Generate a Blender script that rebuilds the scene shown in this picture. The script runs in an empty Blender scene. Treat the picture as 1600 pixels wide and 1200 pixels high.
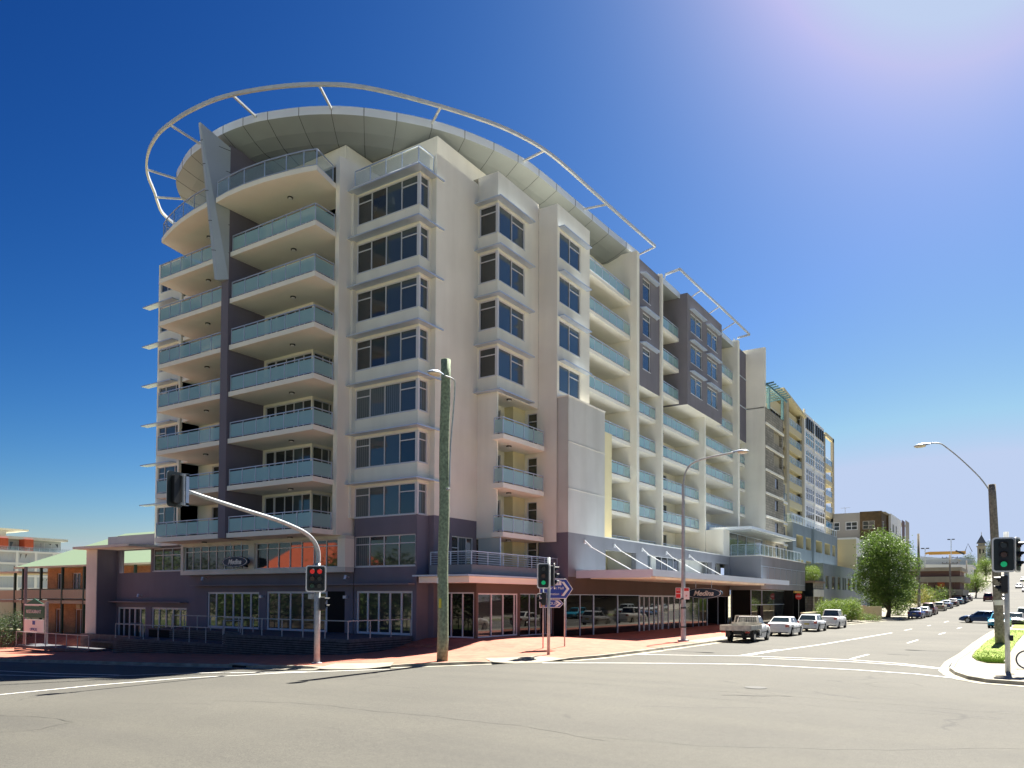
import bpy, math, random
from mathutils import Vector, Matrix
random.seed(7)
sc = bpy.context.scene
rad = math.radians
# ---------------------------------------------------------------- camera
YAW, PIT, ROL, FPX, CY = 0.580340624, 0.0268673822, 0.00481892624, 1196.79261, 901.752370
CAMZ = 2.3
F = Vector((-math.sin(YAW)*math.cos(PIT), math.cos(YAW)*math.cos(PIT), math.sin(PIT)))
R0 = Vector((math.cos(YAW), math.sin(YAW), 0)); U0 = R0.cross(F)
R = R0*math.cos(ROL)+U0*math.sin(ROL); U = U0*math.cos(ROL)-R0*math.sin(ROL)
cd = bpy.data.cameras.new('camera'); cam = bpy.data.objects.new('camera', cd); sc.collection.objects.link(cam)
cam.matrix_world = Matrix(((R.x, U.x, -F.x, 0), (R.y, U.y, -F.y, 0), (R.z, U.z, -F.z, CAMZ), (0, 0, 0, 1)))
cd.sensor_width = 36; cd.lens = 36*FPX/1600; cd.shift_y = (CY-600)/1600; cd.clip_end = 3000; cd.clip_start = 0.1
sc.camera = cam
# ---------------------------------------------------------------- light
SUN_AZ, SUN_EL = 1.5, 59.0           # azimuth measured from +Y toward -X
w = bpy.data.worlds.new('World'); sc.world = w; w.use_nodes = True
nt = w.node_tree; nt.nodes.clear()
sky = nt.nodes.new('ShaderNodeTexSky'); sky.sky_type = 'NISHITA'; sky.sun_disc = False
sky.sun_elevation = rad(47); sky.sun_rotation = rad(-SUN_AZ)
sky.air_density = 1.0; sky.dust_density = 0.6; sky.ozone_density = 2.2; sky.altitude = 50
EXPO = 2.1
SKYE = 1.72
# deepen the sky the way a polarised slide does: a power curve per channel on the physical sky
sepc = nt.nodes.new('ShaderNodeSeparateColor'); comb = nt.nodes.new('ShaderNodeCombineColor'); nt.links.new(sky.outputs[0], sepc.inputs[0])
SKYG = (3.0, 2.1, 1.62); SKYA = (.0023, .0090, .0235)
for ch in range(3):
    src = sepc.outputs[ch]
    if ch == 2:
        mxn = nt.nodes.new('ShaderNodeMath'); mxn.operation = 'MAXIMUM'; nt.links.new(sepc.outputs[1], mxn.inputs[0]); nt.links.new(sepc.outputs[2], mxn.inputs[1]); src = mxn.outputs[0]
    mn = nt.nodes.new('ShaderNodeMath'); mn.operation = 'MINIMUM'; mn.inputs[1].default_value = (5.6, 6.7, 7.9)[ch]
    pw = nt.nodes.new('ShaderNodeMath'); pw.operation = 'POWER'; pw.inputs[1].default_value = SKYG[ch]
    ml = nt.nodes.new('ShaderNodeMath'); ml.operation = 'MULTIPLY'; ml.inputs[1].default_value = SKYA[ch]/2**SKYE/0.13
    nt.links.new(src, mn.inputs[0]); nt.links.new(mn.outputs[0], pw.inputs[0]); nt.links.new(pw.outputs[0], ml.inputs[0]); nt.links.new(ml.outputs[0], comb.inputs[ch])
bg = nt.nodes.new('ShaderNodeBackground'); bg.inputs['Strength'].default_value = 0.13
wo = nt.nodes.new('ShaderNodeOutputWorld')
nt.links.new(comb.outputs[0], bg.inputs[0]); nt.links.new(bg.outputs[0], wo.inputs[0])
sl = bpy.data.lights.new('sun', 'SUN'); sl.energy = 4.3; sl.angle = rad(0.5); sl.color = (1, 0.95, 0.86)
so = bpy.data.objects.new('sun', sl); sc.collection.objects.link(so)
sd = Vector((-math.sin(rad(SUN_AZ))*math.cos(rad(SUN_EL)), math.cos(rad(SUN_AZ))*math.cos(rad(SUN_EL)), math.sin(rad(SUN_EL))))
so.rotation_euler = sd.to_track_quat('Z', 'Y').to_euler()
sc.view_settings.view_transform = 'Standard'; sc.view_settings.look = 'None'
sc.view_settings.exposure = EXPO; sc.view_settings.gamma = 1
sc.cycles.max_bounces = 6; sc.cycles.transparent_max_bounces = 8

# ---------------------------------------------------------------- materials
def mat(name, col, rough=0.7, metal=0.0, noise=0.0, nscale=3.0, bump=0.0, bscale=60.0, emit=None, estr=0, alpha=1.0, ior=None, col2=None, extra=None, trans=0.0):
    m = bpy.data.materials.new(name); m.use_nodes = True
    t = m.node_tree; b = t.nodes['Principled BSDF']
    b.inputs['Roughness'].default_value = rough; b.inputs['Metallic'].default_value = metal
    b.inputs['Base Color'].default_value = (*col, 1)
    if ior: b.inputs['IOR'].default_value = ior
    if alpha < 1: b.inputs['Alpha'].default_value = alpha
    if trans: b.inputs['Transmission Weight'].default_value = trans
    tc = t.nodes.new('ShaderNodeTexCoord')
    if noise > 0 or col2:
        n = t.nodes.new('ShaderNodeTexNoise'); n.inputs['Scale'].default_value = nscale; n.inputs['Detail'].default_value = 5
        t.links.new(tc.outputs['Object'], n.inputs['Vector'])
        r = t.nodes.new('ShaderNodeValToRGB')
        c2 = col2 if col2 else tuple(min(1, c*(1+noise)) for c in col)
        c1 = col if col2 else tuple(c*(1-noise) for c in col)
        r.color_ramp.elements[0].color = (*c1, 1); r.color_ramp.elements[1].color = (*c2, 1)
        r.color_ramp.elements[0].position = 0.35; r.color_ramp.elements[1].position = 0.65
        t.links.new(n.outputs['Fac'], r.inputs[0]); t.links.new(r.outputs[0], b.inputs['Base Color'])
    if name.endswith('_render') and b.inputs['Base Color'].links:
        mp = t.nodes.new('ShaderNodeMapping'); mp.inputs['Scale'].default_value = (.9, .9, .10); t.links.new(tc.outputs['Object'], mp.inputs['Vector'])
        n3 = t.nodes.new('ShaderNodeTexNoise'); n3.inputs['Scale'].default_value = 1.0; n3.inputs['Detail'].default_value = 6; t.links.new(mp.outputs[0], n3.inputs['Vector'])
        r3 = t.nodes.new('ShaderNodeValToRGB'); r3.color_ramp.elements[0].color = (.935, .93, .92, 1); r3.color_ramp.elements[1].color = (1, 1, 1, 1); r3.color_ramp.elements[0].position = .34; r3.color_ramp.elements[1].position = .56
        t.links.new(n3.outputs['Fac'], r3.inputs[0]); mx = t.nodes.new('ShaderNodeMix'); mx.data_type = 'RGBA'; mx.blend_type = 'MULTIPLY'; mx.inputs['Factor'].default_value = 1
        t.links.new(b.inputs['Base Color'].links[0].from_socket, mx.inputs['A']); t.links.new(r3.outputs[0], mx.inputs['B']); t.links.new(mx.outputs['Result'], b.inputs['Base Color'])
    if bump > 0:
        n2 = t.nodes.new('ShaderNodeTexNoise'); n2.inputs['Scale'].default_value = bscale; n2.inputs['Detail'].default_value = 3
        t.links.new(tc.outputs['Object'], n2.inputs['Vector'])
        bp = t.nodes.new('ShaderNodeBump'); bp.inputs['Strength'].default_value = bump; bp.inputs['Distance'].default_value = 0.02
        t.links.new(n2.outputs['Fac'], bp.inputs['Height']); t.links.new(bp.outputs[0], b.inputs['Normal'])
    if emit:
        b.inputs['Emission Color'].default_value = (*emit, 1); b.inputs['Emission Strength'].default_value = estr
    return m
def stripes(name, c1, c2, scale, axis='Z', rough=0.6, width=0.5, soft=0.05):
    """hard-edged stripes along one object axis (slats, brick courses, curtains)"""
    m = bpy.data.materials.new(name); m.use_nodes = True; t = m.node_tree; b = t.nodes['Principled BSDF']
    b.inputs['Roughness'].default_value = rough
    tc = t.nodes.new('ShaderNodeTexCoord'); sp = t.nodes.new('ShaderNodeSeparateXYZ'); t.links.new(tc.outputs['Object'], sp.inputs[0])
    src = sp.outputs[axis] if axis in 'XYZ' else None
    if axis == 'H':
        a = t.nodes.new('ShaderNodeMath'); a.operation = 'ADD'; t.links.new(sp.outputs['X'], a.inputs[0]); t.links.new(sp.outputs['Y'], a.inputs[1]); src = a.outputs[0]
    mu = t.nodes.new('ShaderNodeMath'); mu.operation = 'MULTIPLY'; mu.inputs[1].default_value = scale; t.links.new(src, mu.inputs[0])
    fr = t.nodes.new('ShaderNodeMath'); fr.operation = 'FRACT'; t.links.new(mu.outputs[0], fr.inputs[0])
    r = t.nodes.new('ShaderNodeValToRGB'); e = r.color_ramp.elements
    e[0].color = (*c1, 1); e[0].position = max(0, width-soft); e[1].color = (*c2, 1); e[1].position = width
    t.links.new(fr.outputs[0], r.inputs[0]); t.links.new(r.outputs[0], b.inputs['Base Color'])
    return m
def brickmat(name, c1, c2, mortar, scale=1.0, bw=0.24, bh=0.086, mode='wall', rough=0.85, msize=0.012):
    m = bpy.data.materials.new(name); m.use_nodes = True; t = m.node_tree; b = t.nodes['Principled BSDF']
    b.inputs['Roughness'].default_value = rough
    tc = t.nodes.new('ShaderNodeTexCoord'); sp = t.nodes.new('ShaderNodeSeparateXYZ'); t.links.new(tc.outputs['Object'], sp.inputs[0])
    cb = t.nodes.new('ShaderNodeCombineXYZ')
    if mode == 'wall':
        a = t.nodes.new('ShaderNodeMath'); a.operation = 'ADD'; t.links.new(sp.outputs['X'], a.inputs[0]); t.links.new(sp.outputs['Y'], a.inputs[1])
        t.links.new(a.outputs[0], cb.inputs[0]); t.links.new(sp.outputs['Z'], cb.inputs[1])
    else:
        t.links.new(sp.outputs['X'], cb.inputs[0]); t.links.new(sp.outputs['Y'], cb.inputs[1])
    br = t.nodes.new('ShaderNodeTexBrick'); br.inputs['Scale'].default_value = scale
    br.inputs['Brick Width'].default_value = bw; br.inputs['Row Height'].default_value = bh; br.inputs['Mortar Size'].default_value = msize
    br.inputs['Color1'].default_value = (*c1, 1); br.inputs['Color2'].default_value = (*c2, 1); br.inputs['Mortar'].default_value = (*mortar, 1)
    t.links.new(cb.outputs[0], br.inputs['Vector'])
    n = t.nodes.new('ShaderNodeTexNoise'); n.inputs['Scale'].default_value = 1.3; n.inputs['Detail'].default_value = 6; t.links.new(tc.outputs['Object'], n.inputs['Vector'])
    mx = t.nodes.new('ShaderNodeMix'); mx.data_type = 'RGBA'; mx.blend_type = 'MULTIPLY'; mx.inputs['Factor'].default_value = 0.55
    r = t.nodes.new('ShaderNodeValToRGB'); r.color_ramp.elements[0].color = (.55, .55, .55, 1); r.color_ramp.elements[1].color = (1.2, 1.2, 1.2, 1)
    r.color_ramp.elements[0].position = .3; r.color_ramp.elements[1].position = .7
    t.links.new(n.outputs['Fac'], r.inputs[0]); t.links.new(br.outputs['Color'], mx.inputs['A']); t.links.new(r.outputs[0], mx.inputs['B'])
    t.links.new(mx.outputs['Result'], b.inputs['Base Color'])
    return m

CREAM = mat('cream_render', (.85, .825, .72), .85, noise=.05, nscale=.35, bump=.08, bscale=25)
CREAMY = mat('warm_cream_render', (.78,.70,.42), .85, noise=.04, nscale=.4)
GREYW = mat('pale_grey_render', (.64, .64, .58), .85, noise=.06, nscale=.4, bump=.08, bscale=25)
PURP = mat('purple_grey_render', (.165, .155, .195), .85, noise=.06, nscale=.4, bump=.08, bscale=25)
PURPL = mat('mauve_grey_render', (.20, .19, .215), .85, noise=.06, nscale=.4)
PODG = mat('podium_grey_render', (.245, .245, .255), .85, noise=.06, nscale=.4, bump=.06, bscale=25)
BROWNR = mat('shaded_brown_render', (.105, .072, .060), .85, noise=.06, nscale=.4)  # this brown also carries the dark reddish tint of light under the canopies
SLAB = mat('slab_white', (.85, .83, .74), .8, noise=.03, nscale=.5)
METAL = mat('light_metal', (.50, .58, .69), .38, metal=.35, noise=.04, nscale=1)
PANEL = mat('composite_panel', (.42, .47, .48), .38, metal=.25, noise=.04, nscale=.6)
FASC = mat('roof_fascia', (.66, .72, .78), .4, metal=.1, noise=.03, nscale=.6)
SOFF = mat('soffit_panel', (.30, .33, .33), .55, metal=.1, noise=.05, nscale=.5)
JOINT = mat('dark_joint', (.04, .04, .04), .9)
WHITE = mat('white_frame', (.62, .63, .66), .45, noise=.02)
WHITEP = mat('white_paint', (.78, .78, .76), .5)
GALV = mat('galvanised_steel', (.40, .43, .44), .5, metal=.12, noise=.12, nscale=6)
RING = mat('ring_steel', (.62, .64, .63), .45, metal=.2, noise=.08, nscale=3)
PANE = mat('window_glass', (.030, .036, .038), .03, ior=1.75)
PANEB = mat('window_glass_tinted', (.055, .075, .085), .05, ior=1.75)
DARKG = mat('shop_glass_dark', (.005, .005, .006), .02, ior=1.42)
BLACK = mat('black_panel', (.006, .006, .007), .04, ior=1.3)
CURT = stripes('curtain_behind_glass', (.16, .19, .20), (.07, .09, .10), 6.0, 'H', rough=.06, width=.55, soft=.4)
FROST = mat('frosted_glass', (.33, .53, .54), .10, alpha=.80, ior=1.7)
CLEARG = mat('clear_glass', (.25, .38, .42), .04, alpha=.42, ior=1.7)
CONC = mat('concrete', (.30, .28, .24), .9, noise=.13, nscale=2, bump=.2, bscale=40)
CONCL = mat('pale_concrete_path', (.235, .215, .175), .9, noise=.16, nscale=1.2, bump=.15, bscale=40)
TIMBER = mat('dark_deck_board', (.085, .088, .10), .7, noise=.25, nscale=4)
BLK = mat('black_plastic', (.012, .013, .014), .5, noise=.1)
BLKG = mat('target_board_green_black', (.01, .018, .018), .45)
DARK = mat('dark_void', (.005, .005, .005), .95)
RUB = mat('tyre_rubber', (.02, .02, .02), .85)
POLEW = mat('green_treated_timber', (.22, .28, .18), .85, noise=.3, nscale=9, bump=.5, bscale=30)
POLEG = mat('weathered_timber', (.22, .20, .17), .9, noise=.3, nscale=8, bump=.5, bscale=30)
RED = mat('sign_red', (.55, .02, .02), .5)
BLUE = mat('sign_blue', (.02, .06, .35), .45)
GRNS = mat('sign_green', (.01, .10, .055), .5)
BROWN = mat('dark_brown_cladding', (.08, .05, .02), .8, noise=.2, nscale=2)
ORANGE = mat('orange_render', (.52, .10, .04), .8, noise=.05)

# ---------------------------------------------------------------- mesh builder
class MB:
    def __init__(s): s.v = []; s.f = []; s.m = []; s.mats = []
    def mi(s, m):
        if m not in s.mats: s.mats.append(m)
        return s.mats.index(m)
    def poly(s, pts, m):
        i = len(s.v); s.v += [tuple(p) for p in pts]; s.f.append(tuple(range(i, i+len(pts)))); s.m.append(s.mi(m))
    def box(s, x0, x1, y0, y1, z0, z1, m):
        if x0 > x1: x0, x1 = x1, x0
        if y0 > y1: y0, y1 = y1, y0
        if z0 > z1: z0, z1 = z1, z0
        i = len(s.v); s.v += [(x0,y0,z0),(x1,y0,z0),(x1,y1,z0),(x0,y1,z0),(x0,y0,z1),(x1,y0,z1),(x1,y1,z1),(x0,y1,z1)]
        for q in ((0,3,2,1),(4,5,6,7),(0,1,5,4),(1,2,6,5),(2,3,7,6),(3,0,4,7)):
            s.f.append(tuple(i+k for k in q)); s.m.append(s.mi(m))
    def prism(s, pts, z0, z1, m, mtop=None):
        """vertical prism from a plan outline"""
        n = len(pts); i = len(s.v)
        s.v += [(p[0], p[1], z0) for p in pts]+[(p[0], p[1], z1) for p in pts]
        for k in range(n):
            s.f.append((i+k, i+(k+1) % n, i+n+(k+1) % n, i+n+k)); s.m.append(s.mi(m))
        s.f.append(tuple(i+n+k for k in range(n))); s.m.append(s.mi(mtop or m))
        s.f.append(tuple(i+k for k in reversed(range(n)))); s.m.append(s.mi(m))
    def ext(s, pts, d, m):
        """polygon of 3D points extruded by vector d"""
        n = len(pts); i = len(s.v); d = Vector(d)
        s.v += [tuple(p) for p in pts]+[tuple(Vector(p)+d) for p in pts]
        for k in range(n):
            s.f.append((i+k, i+(k+1) % n, i+n+(k+1) % n, i+n+k)); s.m.append(s.mi(m))
        s.f.append(tuple(i+n+k for k in range(n))); s.m.append(s.mi(m))
        s.f.append(tuple(i+k for k in reversed(range(n)))); s.m.append(s.mi(m))
    def tube(s, path, r, m, n=8, cap=True):
        path = [Vector(p) for p in path]; rs = r if isinstance(r, (list, tuple)) else [r]*len(path)
        rings = []; prev = None
        for k, p in enumerate(path):
            d = (path[min(k+1, len(path)-1)]-path[max(k-1, 0)]).normalized()
            a = prev if prev is not None else (Vector((0, 0, 1)) if abs(d.z) < .9 else Vector((1, 0, 0)))
            u = (a-d*a.dot(d)).normalized(); prev = u; v_ = d.cross(u)
            i = len(s.v); rings.append(i)
            for j in range(n):
                t = 2*math.pi*(j+.5)/n
                s.v.append(tuple(p+(u*math.cos(t)+v_*math.sin(t))*rs[k]))
        for a, b in zip(rings, rings[1:]):
            for j in range(n):
                s.f.append((a+j, a+(j+1) % n, b+(j+1) % n, b+j)); s.m.append(s.mi(m))
        if cap:
            s.f.append(tuple(rings[0]+j for j in reversed(range(n)))); s.m.append(s.mi(m))
            s.f.append(tuple(rings[-1]+j for j in range(n))); s.m.append(s.mi(m))
    def bar(s, a, b, w, h, m):
        """rectangular bar between two points, w horizontal, h vertical-ish"""
        a = Vector(a); b = Vector(b); d = (b-a).normalized()
        up = Vector((0, 0, 1)) if abs(d.z) < .95 else Vector((0, 1, 0))
        u = d.cross(up).normalized()*w/2; v_ = u.cross(d).normalized()*h/2
        i = len(s.v)
        for p in (a, b):
            for q in ((-1, -1), (1, -1), (1, 1), (-1, 1)): s.v.append(tuple(p+u*q[0]+v_*q[1]))
        for q in ((0,1,2,3),(7,6,5,4),(0,4,5,1),(1,5,6,2),(2,6,7,3),(3,7,4,0)):
            s.f.append(tuple(i+k for k in q)); s.m.append(s.mi(m))
    def build(s, name, parent=None, smooth=False, loc=None):
        me = bpy.data.meshes.new(name)
        vs = s.v
        if loc is not None: vs = [(x-loc[0], y-loc[1], z-loc[2]) for x, y, z in vs]
        me.from_pydata(vs, [], s.f); 
        for m in s.mats: me.materials.append(m)
        me.polygons.foreach_set('material_index', s.m)
        if smooth: me.polygons.foreach_set('use_smooth', [True]*len(s.f))
        me.update()
        o = bpy.data.objects.new(name, me); sc.collection.objects.link(o)
        if loc is not None: o.location = loc
        if parent is not None:
            o.parent = parent
            if loc is None:
                ml = top_loc(parent)
                if ml != Vector((0, 0, 0)): o.location = -ml
        return o
def top_loc(p):
    l = Vector((0, 0, 0))
    while p is not None: l += p.location; p = p.parent
    return l
def empty(name, loc, label, cat, group=None):
    o = bpy.data.objects.new(name, None); sc.collection.objects.link(o); o.location = loc; o.empty_display_size = .3
    o['label'] = label; o['category'] = cat
    if group: o['group'] = group
    return o
def tag(o, label=None, cat=None, group=None, kind=None):
    if label: o['label'] = label
    if cat: o['category'] = cat
    if group: o['group'] = group
    if kind: o['kind'] = kind
    return o
def smoothstep(a, b, x):
    t = min(1, max(0, (x-a)/(b-a))); return t*t*(3-2*t)

# ---------------------------------------------------------------- terrain
PR = [(-400, -.4), (100, -.4), (120, -.1), (150, .9), (190, 2.2), (230, 3.9), (270, 6.2), (320, 10), (400, 16.5), (500, 22), (900, 24)]
def prof(Y):
    for (a, za), (b, zb) in zip(PR, PR[1:]):
        if Y <= b: return za+(zb-za)*(Y-a)/(b-a)
    return PR[-1][1]
def zg(X, Y):
    wv = 1-smoothstep(31, 35, Y); d = -16-X
    r = math.log1p(math.exp(min(d/2.5, 50)))*2.5 if d < 100 else d
    return prof(Y)*(1-smoothstep(40, 140, abs(X+8)) if Y > 100 else 1)-.036*min(r, 60)*wv-(0.6*smoothstep(-40, -70, X)*(1-wv))*1.5+.27*math.exp(-((X+26.5)**2+(Y-36.5)**2)/40.5)
RAMPS = [(-22.6, 22.4), (-17.6, 28.0)]
def zf(X, Y):
    k = 0
    for a, b in RAMPS:
        k = max(k, math.exp(-(((X-a)**2+(Y-b)**2)/1.5**2)**2))
    return zg(X, Y)+.13*(1-.9*k)
def lerp_poly(P, xs, key=1):
    out = []
    for x in xs:
        for (a, b) in zip(P, P[1:]):
            if a[key] <= x <= b[key] or (a is P[-2] and x > b[key]):
                t = (x-a[key])/(b[key]-a[key]); out.append((a[0]+(b[0]-a[0])*t, a[1]+(b[1]-a[1])*t)); break
    return out
def resample(P, step):
    out = [P[0]]
    for a, b in zip(P, P[1:]):
        L = math.dist(a, b); n = max(1, int(round(L/step)))
        for k in range(1, n+1): out.append((a[0]+(b[0]-a[0])*k/n, a[1]+(b[1]-a[1])*k/n))
    return out
def strip(name, A, B, n, zfun, off, m, parent=None, label=None):
    b = MB(); N = len(A); rows = []
    for (ax, ay), (bx, by) in zip(A, B):
        row = []
        for k in range(n+1):
            t = k/n; x = ax+(bx-ax)*t; y = ay+(by-ay)*t
            row.append(len(b.v)); b.v.append((x, y, zfun(x, y)+off))
        rows.append(row)
    for r1, r2 in zip(rows, rows[1:]):
        for k in range(n): b.f.append((r1[k], r1[k+1], r2[k+1], r2[k])); b.m.append(b.mi(m))
    o = b.build(name, parent, smooth=True); o['kind'] = 'structure'
    # keep normals upward
    me = o.data
    if me.polygons[0].normal.z < 0: me.flip_normals()
    return o
# ---------------------------------------------------------------- asphalt
def asphalt_mat():
    m = bpy.data.materials.new('asphalt'); m.use_nodes = True; t = m.node_tree; b = t.nodes['Principled BSDF']; L = t.links
    b.inputs['Roughness'].default_value = .82
    tc = t.nodes.new('ShaderNodeTexCoord')
    def noise(sc_, det=4, rough=.55):
        n = t.nodes.new('ShaderNodeTexNoise'); n.inputs['Scale'].default_value = sc_; n.inputs['Detail'].default_value = det; n.inputs['Roughness'].default_value = rough
        L.new(tc.outputs['Object'], n.inputs['Vector']); return n.outputs['Fac']
    def ramp(src, a, b_, p0, p1):
        r = t.nodes.new('ShaderNodeValToRGB'); r.color_ramp.elements[0].color = (*a, 1); r.color_ramp.elements[1].color = (*b_, 1)
        r.color_ramp.elements[0].position = p0; r.color_ramp.elements[1].position = p1; L.new(src, r.inputs[0]); return r.outputs[0]
    def mul(a, b_, f=1):
        x = t.nodes.new('ShaderNodeMix'); x.data_type = 'RGBA'; x.blend_type = 'MULTIPLY'; x.inputs['Factor'].default_value = f
        L.new(a, x.inputs['A']); L.new(b_, x.inputs['B']); return x.outputs['Result']
    big = ramp(noise(.13, 6), (.057, .054, .043), (.077, .073, .058), .35, .65)
    grain = ramp(noise(45, 2), (.55, .55, .55), (1.35, 1.35, 1.35), .3, .7)
    grain2 = ramp(noise(9, 3), (.88, .88, .88), (1.08, 1.08, 1.08), .3, .7)
    c = mul(mul(big, grain), grain2)
    # cracks and sealed seams
    mp = t.nodes.new('ShaderNodeMapping'); mp.inputs['Scale'].default_value = (.10, .16, .1); L.new(tc.outputs['Object'], mp.inputs['Vector'])
    nz = t.nodes.new('ShaderNodeTexNoise'); nz.inputs['Scale'].default_value = .7; nz.inputs['Detail'].default_value = 5; L.new(tc.outputs['Object'], nz.inputs['Vector'])
    ad = t.nodes.new('ShaderNodeMix'); ad.data_type = 'VECTOR'; ad.inputs['Factor'].default_value = .12; L.new(mp.outputs[0], ad.inputs['A']); L.new(nz.outputs['Color'], ad.inputs['B'])
    vo = t.nodes.new('ShaderNodeTexVoronoi'); vo.feature = 'DISTANCE_TO_EDGE'; vo.inputs['Scale'].default_value = 1.0; L.new(ad.outputs['Result'], vo.inputs['Vector'])
    crack = ramp(vo.outputs['Distance'], (.62, .62, .64), (1, 1, 1), .0015, .006)
    mask = ramp(noise(.35, 2), (0, 0, 0), (1, 1, 1), .52, .58)
    cm = t.nodes.new('ShaderNodeMix'); cm.data_type = 'RGBA'; L.new(mask, cm.inputs['Factor']); cm.inputs['A'].default_value = (1, 1, 1, 1); L.new(crack, cm.inputs['B'])
    c = mul(c, cm.outputs['Result'])
    # wheel-path wear bands along both streets
    mp2 = t.nodes.new('ShaderNodeMapping'); mp2.inputs['Scale'].default_value = (.03, .55, .1); mp2.inputs['Rotation'].default_value = (0, 0, .06); L.new(tc.outputs['Object'], mp2.inputs['Vector'])
    n3 = t.nodes.new('ShaderNodeTexNoise'); n3.inputs['Scale'].default_value = 1; n3.inputs['Detail'].default_value = 4; L.new(mp2.outputs[0], n3.inputs['Vector'])
    c = mul(c, ramp(n3.outputs['Fac'], (.92, .92, .93), (1.04, 1.04, 1.03), .4, .62))
    L.new(c, b.inputs['Base Color'])
    bn = t.nodes.new('ShaderNodeBump'); bn.inputs['Strength'].default_value = .6; bn.inputs['Distance'].default_value = .012
    L.new(noise(90, 2), bn.inputs['Height']); L.new(bn.outputs[0], b.inputs['Normal'])
    return m
ASPH = asphalt_mat()
LINE = mat('road_paint', (.70, .69, .64), .7, noise=.12, nscale=6)
GROUND = mat('dry_ground', (.20, .19, .12), .95, noise=.3, nscale=.3)
PAVER = brickmat('red_brick_paver', (.37, .105, .06), (.45, .15, .095), (.29, .12, .08), 1.0, .23, .115, 'flat')
KERBM = mat('kerb_concrete', (.29, .27, .215), .9, noise=.25, nscale=1.7, bump=.3, bscale=30)
GRASS = mat('lawn_green', (.15, .22, .03), .9, col2=(.26, .34, .05), nscale=2.5, bump=.6, bscale=40)

XLK = [(-15.3, 30), (-15.3, 85), (-14.4, 98), (-12.3, 110), (-9.4, 190), (-6.2, 310), (0, 420), (6, 520)]
XRK = [(-2.15, 30), (-2.0, 44), (-1.86, 56), (-1.5, 73), (-.6, 102), (.5, 118), (3.5, 190), (8, 310), (14.5, 420), (20, 520)]
def interp(P, y):
    for a, b in zip(P, P[1:]):
        if y <= b[1] or b is P[-1]:
            t = max(0, (y-a[1])/(b[1]-a[1])); return a[0]+(b[0]-a[0])*t
gx = [-420, -360, -300, -260, -220, -180, -150, -130, -110, -95, -80, -70]+[-64+k*2 for k in range(8)]+[-48+k for k in range(64)]+[18, 22, 28, 36, 50, 70, 100, 150, 250, 400]
gy = [-400, -200, -100, -60, -40, -30, -24, -18]+[-14+2*k for k in range(12)]+[11+k for k in range(50)]+[62+2*k for k in range(60)]+[190, 200, 210, 230, 250, 270, 290, 320, 350, 400, 450, 500, 600, 900]
gr = MB(); rd = MB()
idx = {}
def gv(b, i, j):
    k = (id(b), i, j)
    if k not in idx: idx[k] = len(b.v); b.v.append((gx[i], gy[j], zg(gx[i], gy[j])))
    return idx[k]
for i in range(len(gx)-1):
    for j in range(len(gy)-1):
        cx, cy = (gx[i]+gx[i+1])/2, (gy[j]+gy[j+1])/2
        isr = (-26 < cy < 22.6) or (22.6 <= cy < 520 and interp(XLK, cy)-1.2 < cx < interp(XRK, cy)+1.2) or (cy < 31 and -30 < cx < 22 and cy > -26 and not (cx > 1.5 and cy > 30)) or (cy <= -26 and abs(cx-4) < 9)
        b = rd if isr else gr
        b.f.append((gv(b, i, j), gv(b, i+1, j), gv(b, i+1, j+1), gv(b, i, j+1))); b.m.append(b.mi(ASPH if isr else GROUND))
tag(rd.build('road', smooth=True), kind='structure'); tag(gr.build('ground', smooth=True), kind='structure')

def marking(pts, width, name='road_marking'):
    P = resample(pts, 1.2); A = []; B = []
    for k, p in enumerate(P):
        q0 = P[max(0, k-1)]; q1 = P[min(len(P)-1, k+1)]; d = Vector((q1[0]-q0[0], q1[1]-q0[1])).normalized(); n = Vector((-d.y, d.x))*width/2
        A.append((p[0]-n.x, p[1]-n.y)); B.append((p[0]+n.x, p[1]+n.y))
    return strip(name, A, B, 1, zg, .012, LINE)
marking([(-15.2, 34.1), (-12.6, 35.2), (-10.6, 36.3), (-6.2, 36.9), (-4, 36.0), (-2.4, 34.5)], .14)
marking([(-9.6, 35.35), (-6, 35.75), (-4, 35.2), (-2.5, 34.2)], .14)
marking([(-16.8, 28.0), (-13.1, 29.9), (-9.2, 31.8), (-5.1, 31.75), (-3.0, 31.3), (-1.45, 30.3)], .16)
marking([(-10.65, 36.5), (-10.45, 40.2), (-9.6, 48.4), (-8.3, 68.7)], .15)
marking([(-10.9, 36.3), (-10.55, 42)], .12)
for a, b_ in (((-6.2, 37.3), (-6.0, 41)), ((-5.56, 53.2), (-5.43, 57.9)), ((-4.92, 68), (-4.77, 72.3)), ((-8.05, 75), (-7.9, 79)), ((-7.5, 89.5), (-7.4, 92)), ((-4.5, 83), (-4.35, 87)), ((-6.9, 103), (-6.7, 107))):
    marking([a, b_], .13)
marking([(-70, 13.2), (-45, 14.6), (-30.6, 16.3), (-28, 19.0), (-23.4, 20.9)], .16)
marking([(-40, 6.5), (-26.1, 10.9), (-26.35, 14.2), (-25.9, 17.1), (-23.9, 20.2), (-22.6, 21.4), (-20.9, 23.0)], .17)
marking([(-62, 16.9), (-40, 17.0), (-34.3, 16.9), (-30.3, 17.3)], .15)

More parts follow.
